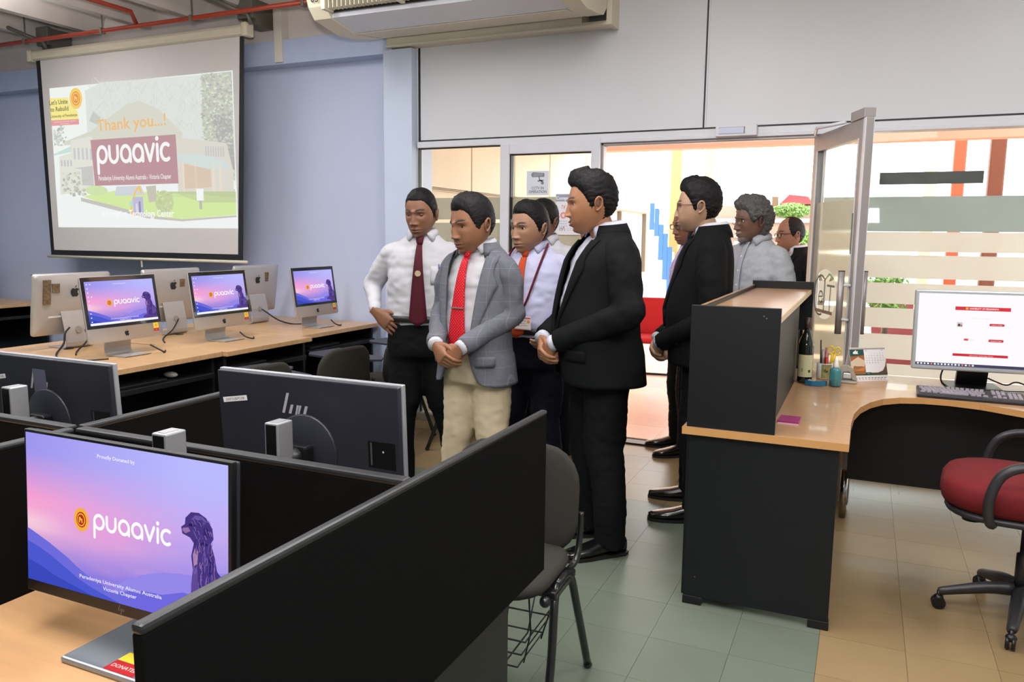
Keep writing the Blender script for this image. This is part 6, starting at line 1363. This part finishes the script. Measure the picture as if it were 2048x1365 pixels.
L_ARM = {-1: [(-.28, .03, 1.08), (-.27, -.10, .86)], 1: [(.285, .04, 1.07), (.235, -.16, .96)]}
person(dict(label='man in pale lilac shirt and orange tie wearing a maroon lanyard', pos=(-1.672, 3.99), h=1.665, head=.272, rz=-3, hyaw=-20, hpitch=4, gx=1.08, gd=1.1, belly=.03, skin=(158, 118, 92), seed=4, wide=1.03, cheek=.004, hair=dict(th=.011, front=.01), haircol=('hair_black', (11, 10, 10), .2), stubble=.12,
    arm=L_ARM, hand={-1: HD[-1], 1: ((-.5, -.7, -.45), (-.6, .3, .1), .6, 0, .5)}, feet=FEET, trousers=NAVY, shirt=('lilac_shirt', (184, 185, 212), .75, .02, 30, .05, 120, None, None, [(0, .006, .3, (168, 170, 204))]), tie=('orange_tie', (172, 66, 32), .6, .05, 60, .05, 300), tie_end=.985, lanyard=True))
A_AR, A_HD = CLASP(.975, -.27, 1.04)
person(dict(label='smiling man in black suit with open collar standing nearest, seen from the side', pos=(-1.125, 3.545), h=1.775, head=.275, rz=-52, hyaw=-14, hpitch=5, hy=-.06, gx=1.10, gd=1.18, belly=.045, skin=(166, 116, 84), seed=5, wide=1.05, cheek=.006, smile=1., nose=1.05, neck=1.12, hair=dict(th=.016, front=.022, curl=.002), haircol=('hair_black', (11, 10, 10), .2), stubble=.2,
    arm=A_AR, hand=A_HD, feet={-1: (-.07, -.02, -6), 1: (.185, -.01, 6)}, trousers=BLK, shirt=('pale_blue_shirt', (196, 198, 212), .75, .02, 30, .05, 120), buttons=False, jacket=dict(cloth=('black_suit', (15, 17, 19), .8, .10, 30, .10, 200), hem=.79, button=1.00, gap=.012, vee=.088, cut=.05), arm_g=1.14, leg=1.10))
M_AR, M_HD = CLASP(.90, -.24, 1.02)
person(dict(label='man with glasses in black suit and dark tie behind the counter shelf', pos=(-.775, 4.25), h=1.785, head=.272, rz=-76, hyaw=-8, hpitch=2, hy=-.05, gx=1.08, gd=1.02, belly=.05, skin=(176, 140, 114), seed=6, wide=1.08, jaw=1.3, cheek=.008, nose=1.05, neck=1.15, hair=dict(th=.017, front=.014, curl=.002), haircol=('hair_black', (11, 10, 10), .2), stubble=.25, glasses='thin',
    arm=M_AR, hand=M_HD, feet={-1: (-.10, -.03, -4), 1: (.24, -.03, 4)}, trousers=BLK, shirt=WHITE, tie=('dark_tie', (30, 31, 40), .6, .05, 60, .05, 300), jacket=dict(cloth=('black_suit_two', (12, 13, 15), .8, .10, 30, .10, 200), hem=.80, button=.98, vee=.07), arm_g=1.12, leg=1.06))
person(dict(label='man with curly grey hair, grey beard and glasses in a light grey shirt', pos=(-.640, 5.14), h=1.725, head=.262, rz=-36, hyaw=-20, hpitch=4, gx=1.05, skin=(112, 80, 66), seed=7, hair=dict(th=.026, curl=.010, fade=.012, front=.012, line=[(0, .066), (25, .068), (45, .06), (58, .04), (66, .0), (76, -.015), (86, .005), (100, .01), (112, -.03), (130, -.085), (180, -.095)]), haircol=('hair_grey', (84, 82, 80), .5), stubble=.1, beardcol=(170, 164, 156), moust=.7, goatee=.6, beard=True, brow=(60, 56, 54), glasses='thin',
    arm=hang(.98), hand=HD, feet=FEET, trousers=NAVY, shirt=('grey_shirt', (164, 168, 174), .8, .08, 60, .08, 120), sleeve='short', buttons=True, untucked=True))
person(dict(label='balding man with dark glasses in a black jacket, rearmost in the doorway', pos=(-.50, 6.28), h=1.64, head=.25, rz=-50, hyaw=-12, hpitch=3, gx=1.05, skin=(140, 98, 76), seed=8, hair=dict(th=.006, line=[(0, .20), (42, .20), (56, .119), (63, .07), (70, .02), (78, -.01), (84, -.02), (90, .0), (100, .012), (112, -.02), (130, -.06), (180, -.07)]), haircol=('hair_black', (11, 10, 10), .2), stubble=.1, glasses='dark',
    arm=hang(.95), hand=HD, feet=FEET, trousers=BLK, shirt=WHITE, jacket=dict(cloth=('black_suit_two', (12, 13, 15), .8, .10, 30, .10, 200), hem=.80, button=1.0)))
person(dict(label='man in lilac shirt with glasses, mostly hidden behind the second black suit', pos=(-1.075, 5.36), h=1.70, head=.262, rz=-60, hyaw=16, hpitch=6, gx=1.0, skin=(128, 86, 66), seed=9, hair=dict(th=.008), haircol=('hair_black', (11, 10, 10), .2), stubble=.15, glasses='dark',
    arm=hang(1.0), hand=HD, feet={-1: (-.12, -.02, -6), 1: (.12, -.04, 4)}, trousers=BLK, shirt=('pale_purple_shirt', (196, 180, 214), .75, .02, 30, .05, 120), buttons=True))
person(dict(label='man in white shirt mostly hidden behind the man with the lanyard', pos=(-1.885, 4.70), h=1.71, head=.262, rz=6, hyaw=-25, gx=1.05, skin=(120, 84, 64), seed=10, hair=dict(th=.010), haircol=('hair_black', (11, 10, 10), .2),
    arm=hang(.97), hand=HD, feet=FEET, trousers=NAVY, shirt=WHITE))
person(dict(label='person in pink shirt mostly hidden between the lanyard and the smiling man', pos=(-1.655, 5.02), h=1.66, head=.255, rz=5, hyaw=-20, gx=1.0, skin=(130, 92, 70), seed=11, hair=dict(th=.010), haircol=('hair_black', (11, 10, 10), .2),
    arm=hang(.95), hand=HD, feet={-1: (-.10, 0, -30), 1: (.12, 0, -20)}, trousers=BLK, shirt=('pink_shirt', (214, 164, 190), .75, .02, 30, .05, 120)))
